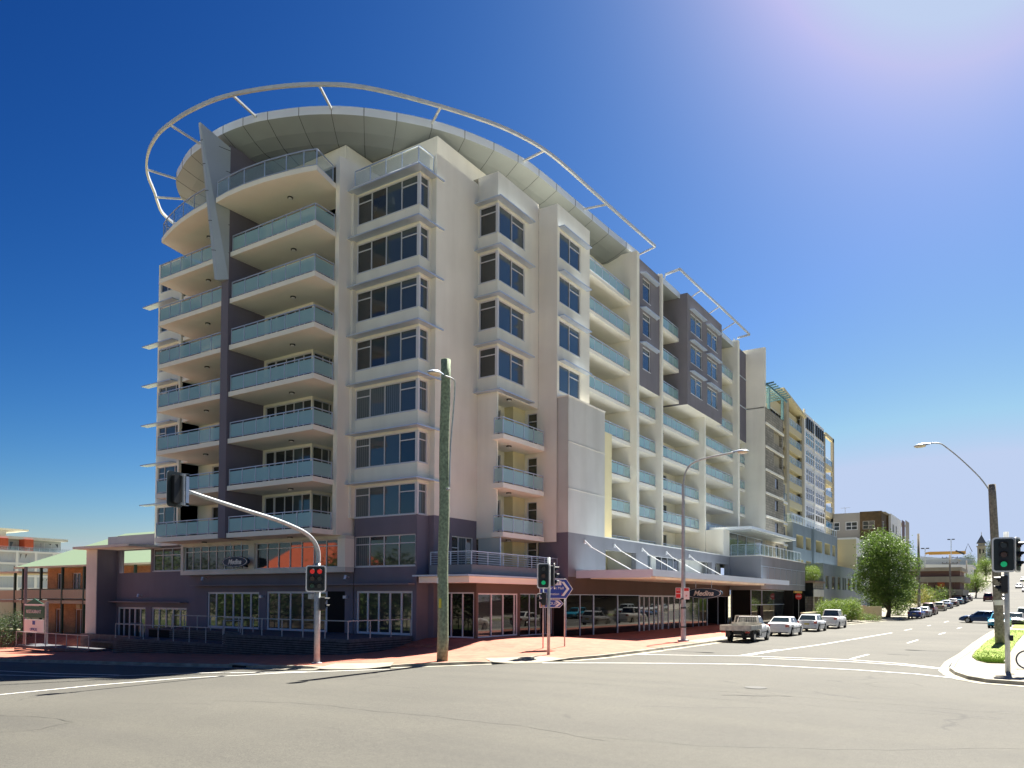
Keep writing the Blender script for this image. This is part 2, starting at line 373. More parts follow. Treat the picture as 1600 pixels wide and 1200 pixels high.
# ---------------------------------------------------------------- footpaths and kerbs
KA = [(-130, 21.6), (-60, 21.5), (-43.5, 21.7), (-34, 21.6), (-27.6, 21.8), (-24.8, 22.0), (-23.1, 22.5), (-21.6, 23.5), (-19.8, 25.3), (-18.2, 27.1), (-17, 28.6), (-16.3, 29.9), (-15.7, 32.2), (-15.3, 35), (-15.3, 85), (-14.9, 88), (-14.4, 98), (-12.3, 110), (-9.4, 190), (-6.2, 310), (0, 420)]
def norm_off(P, k, d):
    q0 = P[max(0, k-1)]; q1 = P[min(len(P)-1, k+1)]; t = Vector((q1[0]-q0[0], q1[1]-q0[1])).normalized()
    return (P[k][0]-t.y*d, P[k][1]+t.x*d)
def kerb(name, P, label=None):
    P = resample(P, .8) if len(P) < 30 else P
    b = MB(); rows = []
    for k, p in enumerate(P):
        row = []
        for d, z in ((-.36, zg(*norm_off(P, k, -.36))+.010), (0, zg(*p)+.02), (.02, zf(*p)+.008), (.16, zf(*norm_off(P, k, .16))+.014), (.18, zf(*norm_off(P, k, .18))-.05)):
            x, y = norm_off(P, k, d); row.append(len(b.v)); b.v.append((x, y, z))
        rows.append(row)
    for r1, r2 in zip(rows, rows[1:]):
        for k in range(4): b.f.append((r1[k], r1[k+1], r2[k+1], r2[k])); b.m.append(b.mi(KERBM))
    o = b.build(name); o['kind'] = 'structure'
    if o.data.polygons[0].normal.z < 0: o.data.flip_normals()
    return o
PA = resample(KA, 1.0)
kerb('kerb', PA)
def inner(p, w_):
    x, y = p
    if y < 21.9 and x < -26: return (x, 35.5)
    if y > 32: return (x-w_, y)
    t = smoothstep(-26.5, -15.7, x)
    return (-27+(-15.7-w_+27)*t, 35.5+(-2.5)*t) if w_ > 8 else (x-w_*.7, y+w_*.7)
PA1 = [p for p in PA if p[1] < 84.5]
A1 = [norm_off(PA1, k, .17) for k in range(len(PA1))]
strip('footpath', A1, [inner(p, 17) for p in PA1], 26, zf, 0, PAVER)
PA2 = [p for p in PA if p[1] >= 83.9]
strip('footpath', [norm_off(PA2, k, .17) for k in range(len(PA2))], [(p[0]-9, p[1]) for p in PA2], 3, zf, 0.004, CONCL)
PA3 = [p for p in PA if 43.5 < p[1] < 86 and p[0] > -15.5]
strip('footpath', [norm_off(PA3, k, .17) for k in range(len(PA3))], [(p[0]-1.3-max(0, (p[1]-46)*.04), p[1]) for p in PA3], 3, zf, .008, CONCL)
# kerb ramps (pale concrete slabs at the two crossings)
def rampslab(cx, cy, ang, w_, l_):
    t = Vector((math.cos(ang), math.sin(ang))); n = Vector((-t.y, t.x))
    A = [(cx+t.x*s_-n.x*.35, cy+t.y*s_-n.y*.35) for s_ in [(-1+k/5)*w_ for k in range(11)]]
    B = [(cx+t.x*s_*.8+n.x*l_, cy+t.y*s_*.8+n.y*l_) for s_ in [(-1+k/5)*w_ for k in range(11)]]
    return strip('kerb_ramp', A, B, 5, zf, .012, CONCL)
rampslab(-22.6, 22.75, .5, 1.6, 1.5); rampslab(-17.6, 28.1, .95, 1.7, 1.7)
# right-hand corner
KB = [(60, 29.2), (10, 29.1), (.2, 29.05), (-.8, 29.3), (-1.35, 30.1), (-1.8, 31.6), (-2.1, 33.4), (-2.2, 38.2), (-2.0, 44.4), (-1.86, 56), (-1.5, 73), (-.6, 102), (.5, 118), (3.5, 190), (8, 310), (14.5, 420)]
PB = resample(KB, 1.0)
o = kerb('kerb', [p for p in reversed(PB)])
PBi = list(reversed(PB))
def innerB(p):
    x, y = p
    if x >= 10: return (x, 37)
    t = smoothstep(28, 36, y); return (10+(x+11.5-10)*t, 37+(max(y, 37)-37)*t)
strip('footpath', [norm_off(PBi, k, .17) for k in range(len(PBi))], [innerB(p) for p in PBi], 8, zf, 0, CONCL)
g1 = [(-.95, 36.8), (-1.35, 38.0), (-1.6, 40), (-1.62, 44.7), (-1.45, 55.4), (-1.2, 62), (-.75, 72), (-.45, 78)]
g2 = [(-.35, 36.9), (-.42, 38.0), (-.36, 40), (-.2, 45), (.05, 55), (.3, 62), (.65, 72), (.9, 78)]
strip('lawn', g1, g2, 5, zf, .03, GRASS)
g3 = [(1.0, 84), (1.1, 95), (1.9, 110)]; g4 = [(3.6, 84), (3.8, 95), (4.4, 110)]
strip('lawn', [(-.2, 84), (.0, 95), (.7, 108)], [(2.6, 84), (2.8, 95), (3.4, 108)], 4, zf, .03, GRASS)
# grass blades on the near lawn
gb = MB(); GB1 = mat('grass_blade', (.13, .21, .03), .8, col2=(.24, .33, .05), nscale=4)
for _ in range(9000):
    t = random.random()**1.6; k = t*(len(g1)-1); i = int(k); f_ = k-i; i2 = min(i+1, len(g1)-1)
    ax = g1[i][0]+(g1[i2][0]-g1[i][0])*f_; ay = g1[i][1]+(g1[i2][1]-g1[i][1])*f_; bx = g2[i][0]+(g2[i2][0]-g2[i][0])*f_; by = g2[i][1]+(g2[i2][1]-g2[i][1])*f_
    s_ = random.uniform(-.02, 1.02); x = ax+(bx-ax)*s_; y = ay+(by-ay)*s_; z = zf(x, y)+.02; h = random.uniform(.03, .075); a = random.uniform(0, 6.28); wd = .012
    gb.poly([(x-math.cos(a)*wd, y-math.sin(a)*wd, z), (x+math.cos(a)*wd, y+math.sin(a)*wd, z), (x+random.uniform(-.03, .03), y+random.uniform(-.03, .03), z+h)], GB1)
tag(gb.build('grass'), 'short bright green grass on the verge around the right-hand timber pole', 'grass', kind='stuff')
# storm-water grate and pits
st = MB(); st.box(-2.25, -1.95, 35.0, 37.0, zg(-2, 36)+.02, zg(-2, 36)+.05, GALV)
for k in range(18): st.box(-2.22, -1.98, 35.08+k*.105, 35.12+k*.105, zg(-2, 36)+.05, zg(-2, 36)+.06, DARK)
tag(st.build('drain_grate'), 'steel storm water grate in the gutter at the right-hand corner kerb', 'drain')
st = MB(); z = zg(-28.5, 21.7); st.box(-29.0, -28.2, 21.66, 21.9, z+.0, z+.10, DARK); st.box(-29.3, -27.9, 21.72, 22.4, z+.11, z+.155, CONC)
tag(st.build('drain_pit'), 'dark gully opening in the left kerb beside the slatted deck', 'drain')
st = MB()
for k in range(24): a = 2*math.pi*k/24; st.v.append((-6.6+.33*math.cos(a), 23.6+.33*math.sin(a), zg(-6.6, 23.6)+.014))
st.f.append(tuple(range(24))); st.m.append(st.mi(mat('cast_iron', (.05, .05, .045), .7, noise=.3, nscale=20)))
tag(st.build('manhole_cover'), 'round iron manhole cover set in the asphalt of the crossing', 'manhole cover')

# sealed cracks, seams and a rough patch in the asphalt
SEAM = mat('crack_sealant', (.050, .048, .041), .75, noise=.3, nscale=12); PATCH = mat('asphalt_patch', (.068, .066, .06), .85, noise=.2, nscale=14, bump=.5, bscale=60)
def seam(pts, width, m=None, wob=.05, name='road_seam'):
    P = resample(pts, .35); A = []; B = []; ph = random.random()*6
    for k, p in enumerate(P):
        q0 = P[max(0, k-1)]; q1 = P[min(len(P)-1, k+1)]; d = Vector((q1[0]-q0[0], q1[1]-q0[1])).normalized(); n = Vector((-d.y, d.x))
        w_ = width*.45*(.35+.65*abs(math.sin(k*.9+ph)))/2; o_ = wob*(math.sin(k*.7+ph)+.6*math.sin(k*1.9+ph*2))
        A.append((p[0]+n.x*(o_-w_), p[1]+n.y*(o_-w_))); B.append((p[0]+n.x*(o_+w_), p[1]+n.y*(o_+w_)))
    return strip(name, A, B, 1, zg, .008, m or SEAM)
for P_, w_ in (([(-20.4, 8.7), (-19, 8.95), (-17.4, 8.95), (-16.95, 8), (-17.3, 7.4)], .05), ([(-18, 12.85), (-15.9, 13.6), (-13.4, 13.6), (-11, 13.65), (-8.95, 13.7), (-6.5, 13.2)], .05),
    ([(-14, 21.4), (-9.6, 21.85), (-7.1, 22.2), (-4.1, 22.05), (-1.8, 21.9), (1.5, 21.7)], .05), ([(-9, 20.4), (-5.4, 20.4), (-2.4, 20.6), (1.5, 20.5)], .04), ([(-7.2, 13.3), (-4.8, 13.8), (-2.8, 14.7), (.6, 17.2)], .035),
    ([(-6, 33.4), (-4, 34.6), (-2.3, 35.8)], .05), ([(-8, 6.5), (-5.8, 8), (-4.2, 7.6), (-2, 8.6)], .025)):
    seam(P_, w_)
seam([(-6.9, 21.3), (-6.2, 21.5), (-5.2, 22.1)], .22, PATCH, .1, 'road_patch'); seam([(-5.3, 41.9), (-4.3, 41.7)], .5, PATCH, .05, 'road_patch')
def ring(cx, cy, rx, ry, w_):
    pts = [(cx+rx*math.cos(a/20*6.283), cy+ry*math.sin(a/20*6.283)) for a in range(19)]; seam(pts, w_, None, .05)
ring(-3.2, 27.0, .8, .9, .05)
for k in range(12):   # short hairline cracks around the rough patches
    cx, cy = random.choice([(-6, 21.6), (-3.2, 27), (-9, 24), (-4, 17), (-12, 16)]); a = random.uniform(0, 3.14); x = cx+random.gauss(0, .9); y = cy+random.gauss(0, .7); L = random.uniform(.3, 1.1)
    seam([(x, y), (x+L*math.cos(a)*.5, y+L*math.sin(a)*.5+.08), (x+L*math.cos(a), y+L*math.sin(a))], .02, None, .03)
VERGE = mat('unseen_verge_grass', (.07, .10, .03), .95, noise=.4, nscale=1.5)
strip('verge', [(-150, 4.5), (-100, 5), (-60, 5.5), (-34, 5.5)], [(-150, -24), (-100, -24), (-60, -24), (-34, -24)], 20, zg, .06, VERGE)  # unseen grass strip, added to darken what the ground floor glass reflects
# ================================================================ corner apartment building
BLD = empty('apartment_building', (0, 0, 0), 'tall cream and purple corner apartment building with curved balconies and a hooped roof', 'apartment building')
def pb(b, ax, p0, p1, a0, a1, z0, z1, m):
    if ax == 'X': b.box(p0, p1, a0, a1, z0, z1, m)
    else: b.box(a0, a1, p0, p1, z0, z1, m)
def wall(b, ax, p, sgn, a0, a1, z0, z1, holes, m, depth=.16, rm=None):
    """a flat wall with real openings and reveals; holes = [(a0,a1,z0,z1)]"""
    rm = rm or m
    A = sorted(set([a0, a1]+[h[0] for h in holes]+[h[1] for h in holes])); Z = sorted(set([z0, z1]+[h[2] for h in holes]+[h[3] for h in holes]))
    A = [a for a in A if a0 <= a <= a1]; Z = [z for z in Z if z0 <= z <= z1]
    P = (lambda a, z, d=0: (p-sgn*d, a, z)) if ax == 'X' else (lambda a, z, d=0: (a, p-sgn*d, z))
    flip = (ax == 'X') == (sgn > 0)
    def q(pts): b.poly(pts if flip else pts[::-1], m)
    for x0, x1 in zip(A, A[1:]):
        for y0, y1 in zip(Z, Z[1:]):
            cx, cy = (x0+x1)/2, (y0+y1)/2
            if any(h[0] < cx < h[1] and h[2] < cy < h[3] for h in holes): continue
            q([P(x0, y0), P(x1, y0), P(x1, y1), P(x0, y1)])
    for h in holes:
        c = [(h[0], h[2]), (h[1], h[2]), (h[1], h[3]), (h[0], h[3])]
        for k in range(4):
            u, v_ = c[k], c[(k+1) % 4]
            b.poly([P(*u), P(*v_), P(v_[0], v_[1], depth), P(u[0], u[1], depth)], rm)
def window(par, ax, p, sgn, a0, a1, z0, z1, vs=(), hs=(), pane=None, fm=None, fw=.06, name='window', inset=.10, label=None, panes=None, sill=True):
    """vs: mullion positions as fractions; hs: (fraction from, fraction to, z) transoms"""
    fm = fm or WHITE; pane = pane or PANE
    b = MB(); d0, d1 = p-sgn*(inset+.04), p-sgn*(inset-.05)
    pb(b, ax, d0, d1, a0, a0+fw, z0, z1, fm); pb(b, ax, d0, d1, a1-fw, a1, z0, z1, fm)
    pb(b, ax, d0, d1-sgn*.001, a0+fw, a1-fw, z1-fw, z1, fm); pb(b, ax, d0, d1-sgn*.001, a0+fw, a1-fw, z0, z0+fw, fm)
    W_ = a1-a0
    for f_ in vs: pb(b, ax, d0, d1-sgn*.004, a0+W_*f_-fw*.45, a0+W_*f_+fw*.45, z0+fw, z1-fw, fm)
    for f0, f1, z in hs: pb(b, ax, d0, d1-sgn*.008, a0+W_*f0+fw*.4, a0+W_*f1-fw*.4, z-fw*.45, z+fw*.45, fm)
    if sill: pb(b, ax, p-sgn*.05, p+sgn*.03, a0-.04, a1+.04, z0-.05, z0-.002, fm)
    o = b.build(name, par)
    if label: o['label'] = label
    g = MB(); seg = [0]+list(vs)+[1]
    for k in range(len(seg)-1):
        mm = panes[k % len(panes)] if panes else pane
        off = random.uniform(-.004, .004); q0, q1 = p-sgn*(inset+.015), p-sgn*(inset+.005)
        x0, x1 = a0+W_*seg[k]+.02, a0+W_*seg[k+1]-.02
        # each pane very slightly out of true, as glazed units are
        t1, t2 = random.uniform(-.006, .006), random.uniform(-.006, .006)
        pts = [(x0, z0+.02, t1), (x1, z0+.02, -t1), (x1, z1-.02, -t1+t2), (x0, z1-.02, t1+t2)]
        P = [((q1+t), a, z) if ax == 'X' else (a, (q1+t), z) for a, z, t in pts]
        if (ax == 'X') != (sgn > 0): P = P[::-1]
        g.poly(P, mm)
    g.build('pane', o)
    return o
def balustrade(par, path, z, m=None, step=1.25, glass=True, top=1.0, sub=True, bars=0, railm=None, closed_end=(True, True)):
    m = m or FROST; railm = railm or METAL
    b = MB(); g = MB()
    zf_ = z if callable(z) else (lambda x, y: z)
    for (x0, y0), (x1, y1) in zip(path, path[1:]):
        L = math.dist((x0, y0), (x1, y1)); n = max(1, int(round(L/step)))
        ux, uy = (x1-x0)/L, (y1-y0)/L
        for k in range(n+1):
            x = x0+(x1-x0)*k/n; y = y0+(y1-y0)*k/n; zz = zf_(x, y)
            if k < n or (x1, y1) == path[-1]: b.box(x-.022, x+.022, y-.022, y+.022, zz, zz+top, railm)
        za, zb = zf_(x0, y0), zf_(x1, y1)
        b.bar((x0, y0, za+top+.02), (x1, y1, zb+top+.02), .07, .05, railm)
        if glass: b.bar((x0, y0, za+.10), (x1, y1, zb+.10), .03, .03, railm)
        for k in range(bars):
            h = .12+(top-.2)*k/max(1, bars-1) if bars > 1 else top*.5
            b.bar((x0, y0, za+h), (x1, y1, zb+h), .02, .02, railm)
        if glass:
            for k in range(n):
                t0, t1 = k/n+.035/L, (k+1)/n-.035/L
                p0 = (x0+(x1-x0)*t0, y0+(y1-y0)*t0); p1 = (x0+(x1-x0)*t1, y0+(y1-y0)*t1)
                g.poly([(p0[0], p0[1], zf_(*p0)+.13), (p1[0], p1[1], zf_(*p1)+.13), (p1[0], p1[1], zf_(*p1)+top-.10), (p0[0], p0[1], zf_(*p0)+top-.10)], m)
    r = b.build('railing', par)
    if g.f: g.build('glass_panel', par)
    return r
def clight(b, x, y, z):
    b.tube([(x, y, z-.001), (x, y, z-.07)], .17, JOINT, 12); b.tube([(x, y, z-.071), (x, y, z-.11)], .12, WHITEP, 12)
def balcony(poly, path, z0, glass=None, lights=(), step=1.25, under=None, name='balcony', top=1.0):
    """slab z0..z0+.3; poly plan outline; path railing line"""
    b = MB(); b.prism(poly, z0, z0+.3, SLAB)
    o = b.build(name, BLD)
    balustrade(o, path, z0+.3, glass, step, top=top)
    for x, y in lights:
        l = MB(); clight(l, x, y, z0); l.build('ceiling_light', o)
    return o
def shade(pts, z, m=None):
    """thin metal sunshade over windows, L or straight in plan"""
    b = MB(); b.prism(pts, z, z+.075, METAL); return b.build('sunshade', BLD)

FL = [6, 9, 12, 15, 18, 21, 24]        # slab undersides
# ---- bay A (corner column of windows)
b = MB()
holesF = [(-33.55, -28.68, z+1.1, z+2.92) for z in FL]; holesS = [(33.72, 34.48, z+1.1, z+2.92) for z in FL]
wall(b, 'Y', 33.6, -1, -33.72, -28.55, 7.08, 27.15, holesF, CREAM)
wall(b, 'X', -28.55, 1, 33.6, 34.65, 7.08, 27.15, holesS, CREAM)
wall(b, 'Y', 34.65, -1, -28.55, -28.15, 7.08, 28.4, [], CREAM)
wall(b, 'X', -28.15, 1, 34.65, 38.85, 7.08, 28.4, [], CREAM)
b.box(-28.56, -28.15, 34.66, 38.85, 28.4, 28.45, CREAM)
b.box(-33.72, -28.56, 33.61, 36, 27.15, 27.2, SLAB); b.box(-28.7, -28.55, 34.7, 38.85, 27.1, 28.4, CREAM)
b.build('wall', BLD)
b = MB()
wall(b, 'Y', 33.6, -1, -33.5, -28.55, -.6, 7.08, [(-33.49, -28.66, 4.12, 5.95), (-33.3, -28.85, .10, 2.66)], PURP, .14)
wall(b, 'X', -28.55, 1, 33.6, 34.65, -.6, 7.08, [], PURP)
wall(b, 'Y', 34.65, -1, -28.55, -28.15, -.6, 7.08, [], PURP)
wall(b, 'X', -28.15, 1, 34.65, 38.85, -.6, 7.08, [(36.35, 38.5, 3.7, 6.0)], PURP)
b.build('purple_wall', BLD)
for i, z in enumerate(FL):
    pn = [PANE, PANE, PANEB, PANEB] if i > 2 else [CURT, PANEB, PANEB, PANE]
    if i == 2: pn = [CURT, CURT, CURT, PANEB]
    window(BLD, 'Y', 33.6, -1, -33.55, -28.68, z+1.1, z+2.92, (.242, .488, .735), ((0, .242, z+2.44), (.735, 1, z+2.44)), panes=pn)
    window(BLD, 'X', -28.55, 1, 33.72, 34.48, z+1.1, z+2.92, (), ((0, 1, z+2.44),), pane=CURT if i < 3 else PANEB)
    if z < 24:
        shade([(-33.9, 32.95), (-28.05, 32.95), (-28.05, 35.3), (-28.5, 35.3), (-28.5, 33.55), (-33.9, 33.55)], z+3.06)
    c = MB(); c.box(-28.72, -28.53, 33.58, 33.72, z+1.1, z+2.92, WHITE); c.build('corner_post', BLD)
o = shade([(-33.9, 32.95), (-28.05, 32.95), (-28.05, 35.3), (-28.5, 35.3), (-28.5, 33.6), (-33.9, 33.6)], 27.0)
b = MB(); b.box(-33.5, -28.4, 33.2, 36, 27.2, 27.3, SLAB); o = b.build('balcony', BLD)
balustrade(o, [(-33.4, 33.25), (-28.35, 33.25), (-28.35, 34.6)], 27.25, CLEARG, 1.25)
window(BLD, 'Y', 33.6, -1, -33.49, -28.66, 4.12, 5.95, (.25, .49, .735), ((0, 1, 5.45),), panes=[CURT, PANE, PANE, PANE])
window(BLD, 'X', -28.15, 1, 36.35, 38.5, 3.7, 6.0, (.33, .7), ((0, .33, 5.3),), panes=[PANE, CURT, PANEB])
# ---- cream blade wall beside bay A
b = MB(); b.box(-34.05, -33.72, 32.3, 37, 6.0, 28.5, CREAM)
b.ext([(-34.05, 32.3, 28.5), (-34.05, 37, 28.5), (-34.05, 37, 29.4), (-34.05, 32.3, 28.9)], (.33, 0, 0), CREAM)
b.box(-33.72, -33.55, 33.3, 33.6, 7.08, 27.1, CREAM)
b.build('blade_wall', BLD)
# ---- left facade balconies
PF = MB(); PF.box(-42.4, -41.7, 30.45, 36.5, 6.0, 31.2, PURP); PF.build('purple_wall', BLD)
zt = [27]+FL[::-1]
for i, z in enumerate(zt):
    if z == 27:
        cr = [(-41.65, 29.42), (-40.4, 29.33), (-38.9, 29.33), (-37.2, 29.48), (-35.6, 29.75), (-34.4, 30.02), (-33.5, 30.28)]
        balcony(cr+[(-34.05, 32.2), (-34.05, 34), (-41.65, 34)], [(-41.6, 29.5)]+[(x, y+.08) for x, y in cr[1:-1]]+[(-33.62, 30.38), (-34.1, 32.1)], 27, CLEARG, [(-37.2, 31.5)], 1.5)
        cl = [(-49.6, 30.75), (-48.6, 30.42), (-47.2, 30.05), (-45.7, 29.75), (-44.2, 29.55), (-42.45, 29.42)]
        balcony(cl+[(-42.45, 35), (-49.6, 35), (-50.2, 33.3)], [(-50.1, 33.0), (-49.5, 30.83)]+[(x, y+.08) for x, y in cl[1:]], 27, CLEARG, [(-46, 32)], 1.5)
    else:
        balcony([(-41.68, 30.55), (-33.85, 30.55), (-34.0, 32.25), (-34.06, 36), (-37, 36), (-41.68, 36)], [(-41.55, 30.63), (-33.95, 30.63), (-34.05, 32.2)], z, FROST, [(-37.4, 32.0)], 1.28)
        balcony([(-49.5, 30.55), (-42.42, 30.55), (-42.42, 35), (-50.8, 35), (-50.8, 33.3), (-49.75, 33.2)], [(-49.75, 33.1), (-49.42, 30.63), (-42.45, 30.63)], z, FROST, [(-46, 32.0)], 1.18)
# recessed back walls with glazed doors
b = MB()
dR = [(-41.5, -37.12, z+.35, z+2.85) for z in FL]; dR2 = [(33.42, 35.4, z+.35, z+2.85) for z in FL]
wall(b, 'Y', 33.3, -1, -41.7, -37, 6.3, 27.1, dR, CREAM); wall(b, 'X', -37, 1, 33.3, 36, 6.3, 27.1, dR2, CREAM)
wall(b, 'Y', 36, -1, -37, -34.05, 6.3, 27.1, [(-36.8, -34.3, z+.35, z+2.85) for z in FL], CREAM)
wall(b, 'Y', 34.8, -1, -50.9, -42.4, 6.3, 30.6, [(-49.2, -42.8, z+.35, z+2.85) for z in FL+[27]], CREAM)
b.box(-51.1, -50.9, 33.4, 34.8, 6.3, 27.1, CREAM)
b.build('wall', BLD)
for z in FL:
    window(BLD, 'Y', 33.3, -1, -41.5, -37.12, z+.35, z+2.85, (.2, .22, .44, .62, .82), (), panes=[PANE, BLACK, PANE, PANE, PANEB], name='sliding_door', sill=False)
    window(BLD, 'X', -37, 1, 33.42, 35.4, z+.35, z+2.85, (.4, .7), (), panes=[PANE, PANEB, PANE], name='sliding_door', sill=False)
    window(BLD, 'Y', 36, -1, -36.8, -34.3, z+.35, z+2.85, (.5,), (), pane=PANE, name='sliding_door', sill=False)
    window(BLD, 'Y', 34.8, -1, -49.2, -42.8, z+.35, z+2.85, (.2, .4, .6, .8), (), panes=[PANE, BLACK, PANEB], name='sliding_door', sill=False)
window(BLD, 'Y', 34.8, -1, -49.2, -42.8, 27.35, 29.85, (.25, .5, .75), (), pane=PANE, name='sliding_door', sill=False)
# ---- bay D, far left column
b = MB(); hD = [(-53.55, -51.1, z+1.1, z+2.92) for z in FL]
wall(b, 'Y', 33.2, -1, -53.8, -50.9, 6.0, 27.3, hD, CREAM); wall(b, 'X', -50.9, 1, 33.2, 34.8, 6.0, 27.3, [], CREAM); wall(b, 'X', -53.8, -1, 33.2, 60, 6.0, 27.3, [], CREAM)
b.build('wall', BLD)
for z in FL:
    window(BLD, 'Y', 33.2, -1, -53.55, -51.1, z+1.1, z+2.92, (.33, .85), ((0, .33, z+2.44),), panes=[PANEB, PANEB, PANE])
    shade([(-54.9, 32.6), (-51.2, 32.6), (-51.2, 33.19), (-54.9, 33.19)], z+3.05) if z < 24 else None
    if z == 24: pass
# ---- bay B
FB = [15, 18, 21, 24]
b = MB()
wall(b, 'Y', 38.85, -1, -28.15, -26.65, 6.0, 28.9, [(-28.06, -26.78, z+1.1, z+2.92) for z in FB], CREAM)
wall(b, 'X', -26.65, 1, 38.85, 43.75, 15.0, 28.9, [(38.98, 42.0, z+1.1, z+2.92) for z in FB], CREAM)
b.poly([(-26.65, 38.85, 15), (-28.6, 38.85, 15), (-28.6, 43.75, 15), (-26.65, 43.75, 15)], CREAM)
b.box(-28.6, -26.65, 38.86, 43.75, 28.9, 28.92, CREAM)
b.box(-26.85, -26.645, 38.86, 39.0, 6.0, 15.0, CREAM)
b.build('wall', BLD)
for z in FB:
    window(BLD, 'Y', 38.85, -1, -28.06, -26.78, z+1.1, z+2.92, (), ((0, 1, z+2.44),), pane=PANE)
    window(BLD, 'X', -26.65, 1, 38.98, 42.0, z+1.1, z+2.92, (.51,), ((.51, 1, z+2.44),), pane=PANEB)
    c = MB(); c.box(-26.8, -26.63, 38.83, 38.99, z+1.1, z+2.92, WHITE); c.build('corner_post', BLD)
for z in FB+[12]:
    shade([(-28.25, 38.42), (-26.15, 38.42), (-26.15, 42.5), (-26.6, 42.5), (-26.6, 38.82), (-28.25, 38.82)], z+3.06)
# recess under bay B with three small balconies
b = MB()
wall(b, 'X', -28.4, 1, 38.86, 42.3, 3.5, 15, [(39.0, 41.9, z+.35, z+2.75) for z in (3.3, 6, 9, 12)], CREAM)
wall(b, 'Y', 42.3, -1, -28.4, -27.7, 3.5, 15, [], CREAMY); wall(b, 'X', -27.7, 1, 42.3, 43.75, 3.5, 15, [], CREAMY)
wall(b, 'Y', 43.75, -1, -27.7, -26.64, 3.5, 15, [(-27.5, -26.72, z+.35, z+2.75) for z in (3.3, 6, 9, 12)], CREAM)
b.build('wall', BLD)
for z in (3.3, 6, 9, 12):
    window(BLD, 'X', -28.4, 1, 39.0, 41.9, z+.35, z+2.75, (.45,), (), panes=[PANE, CURT], name='sliding_door', sill=False)
    window(BLD, 'Y', 43.75, -1, -27.5, -26.72, z+.35, z+2.75, (), ((0, 1, z+2.2),), pane=PANE, name='balcony_door', sill=False)
    if z > 4:
        balcony([(-28.3, 38.95), (-26.7, 38.95), (-26.7, 38.42), (-25.88, 38.42), (-25.88, 43.3), (-26.66, 43.7), (-28.3, 43.7)], [(-26.6, 38.5), (-25.95, 38.5), (-25.95, 43.25)], z, FROST, [(-26.9, 40.6)], 1.25)
c = MB(); clight(c, -26.9, 40.6, 15); c.build('ceiling_light', BLD)
# ---- bay C and the projecting box below it
b = MB()
wall(b, 'Y', 43.75, -1, -26.64, -25.2, 6.0, 28.6, [], CREAM)
wall(b, 'X', -25.2, 1, 43.75, 48.4, 15.6, 28.6, [(44.05, 47.0, z+1.1, z+2.92) for z in FB], CREAM)
wall(b, 'Y', 48.4, 1, -29.5, -25.2, 15.0, 28.6, [], CREAM); b.box(-28.0, -25.2, 43.76, 48.4, 28.6, 28.62, CREAM)
b.build('wall', BLD)
for z in FB:
    window(BLD, 'X', -25.2, 1, 44.05, 47.0, z+1.1, z+2.92, (.5,), ((.5, 1, z+2.44),), pane=PANEB)
    shade([(-25.18, 43.9), (-24.75, 43.9), (-24.75, 47.9), (-25.18, 47.9)], z+3.06)
b = MB(); b.box(-26.5, -24.4, 43.9, 49.25, 6.62, 15.6, GREYW)
for z in (9.5, 12.6): b.box(-24.401, -24.37, 43.9, 49.26, z, z+.06, GREYW)
b.box(-26.5, -24.36, 43.86, 49.29, 15.6, 15.68, SLAB)
b.build('projecting_box', BLD)
b = MB(); b.box(-29.5, -26.2, 49.26, 54.1, 6.62, 15.1, CREAMY); b.box(-26.201, -26.16, 51.6, 51.75, 8.0, 9.6, GALV); b.box(-26.201, -26.16, 51.6, 51.75, 11.4, 13.0, GALV); b.build('wall', BLD)
# ---- right facade: party fins, slabs
FIN = [(58.85, 59.37, 6.6, 31.5), (64.25, 64.6, 6.6, 31.5), (75.6, 76.0, 6.6, 20.9), (86.9, 87.6, 6.6, 32.0)]
for y0, y1, z0, z1 in FIN:
    c = MB(); c.box(-30.5, -26.2, y0, y1, z0, z1, CREAM); c.build('party_wall', BLD)
b = MB()
def doors(y0, y1, levels): return [(y0, y1, z+.35, z+2.75) for z in levels]
wall(b, 'X', -29.4, 1, 48.4, 58.85, 6.3, 31.2, doors(50.5, 57.8, [27, 24, 21, 18, 15])+doors(55.0, 58.2, [12, 9, 6]), CREAM)
wall(b, 'X', -29.4, 1, 59.37, 64.25, 6.3, 31.2, doors(60, 63.5, [18, 15, 12, 9, 6]), CREAM)
wall(b, 'X', -29.4, 1, 64.6, 75.6, 6.3, 31.2, doors(66.2, 70.6, [27, 24, 21])+doors(66.2, 73.5, [18, 15, 12, 9, 6]), CREAM)
wall(b, 'X', -29.4, 1, 76.0, 86.9, 6.3, 31.2, doors(80.6, 85.5, [27, 24, 21])+doors(78, 84.5, [18, 15, 12, 9, 6]), CREAM)
wall(b, 'X', -29.4, 1, 87.6, 91.5, 6.3, 31.2, [], CREAM)
b.build('wall', BLD)
def rdoor(y0, y1, zs):
    for z in zs: window(BLD, 'X', -29.4, 1, y0, y1, z+.35, z+2.75, tuple(k/4 for k in range(1, 4)), (), panes=[PANE, CURT, PANE], name='sliding_door', sill=False)
rdoor(50.5, 57.8, [27, 24, 21, 18, 15]); rdoor(55.0, 58.2, [12, 9, 6]); rdoor(60, 63.5, [18, 15, 12, 9, 6])
rdoor(66.2, 70.6, [27, 24, 21]); rdoor(66.2, 73.5, [18, 15, 12, 9, 6]); rdoor(80.6, 85.5, [27, 24, 21]); rdoor(78, 84.5, [18, 15, 12, 9, 6])
def rb(y0, y1, z, lights=True, side=None):
    x = -26.75
    path = [(x+.08-.15, y0+.05), (x-.07, y1-.05)]
    poly = [(-29.4, y0), (x, y0), (x, y1), (-29.4, y1)]
    if side: path = path+[(-29.3, y1-.05)]
    balcony(poly, path, z, FROST, [(-27.9, y0+(y1-y0)*.35)] if lights else [], 1.22)
for z in (27, 24, 21, 18, 15): rb(48.45, 58.84, z)
for z in (12, 9, 6): rb(54.12, 58.84, z)
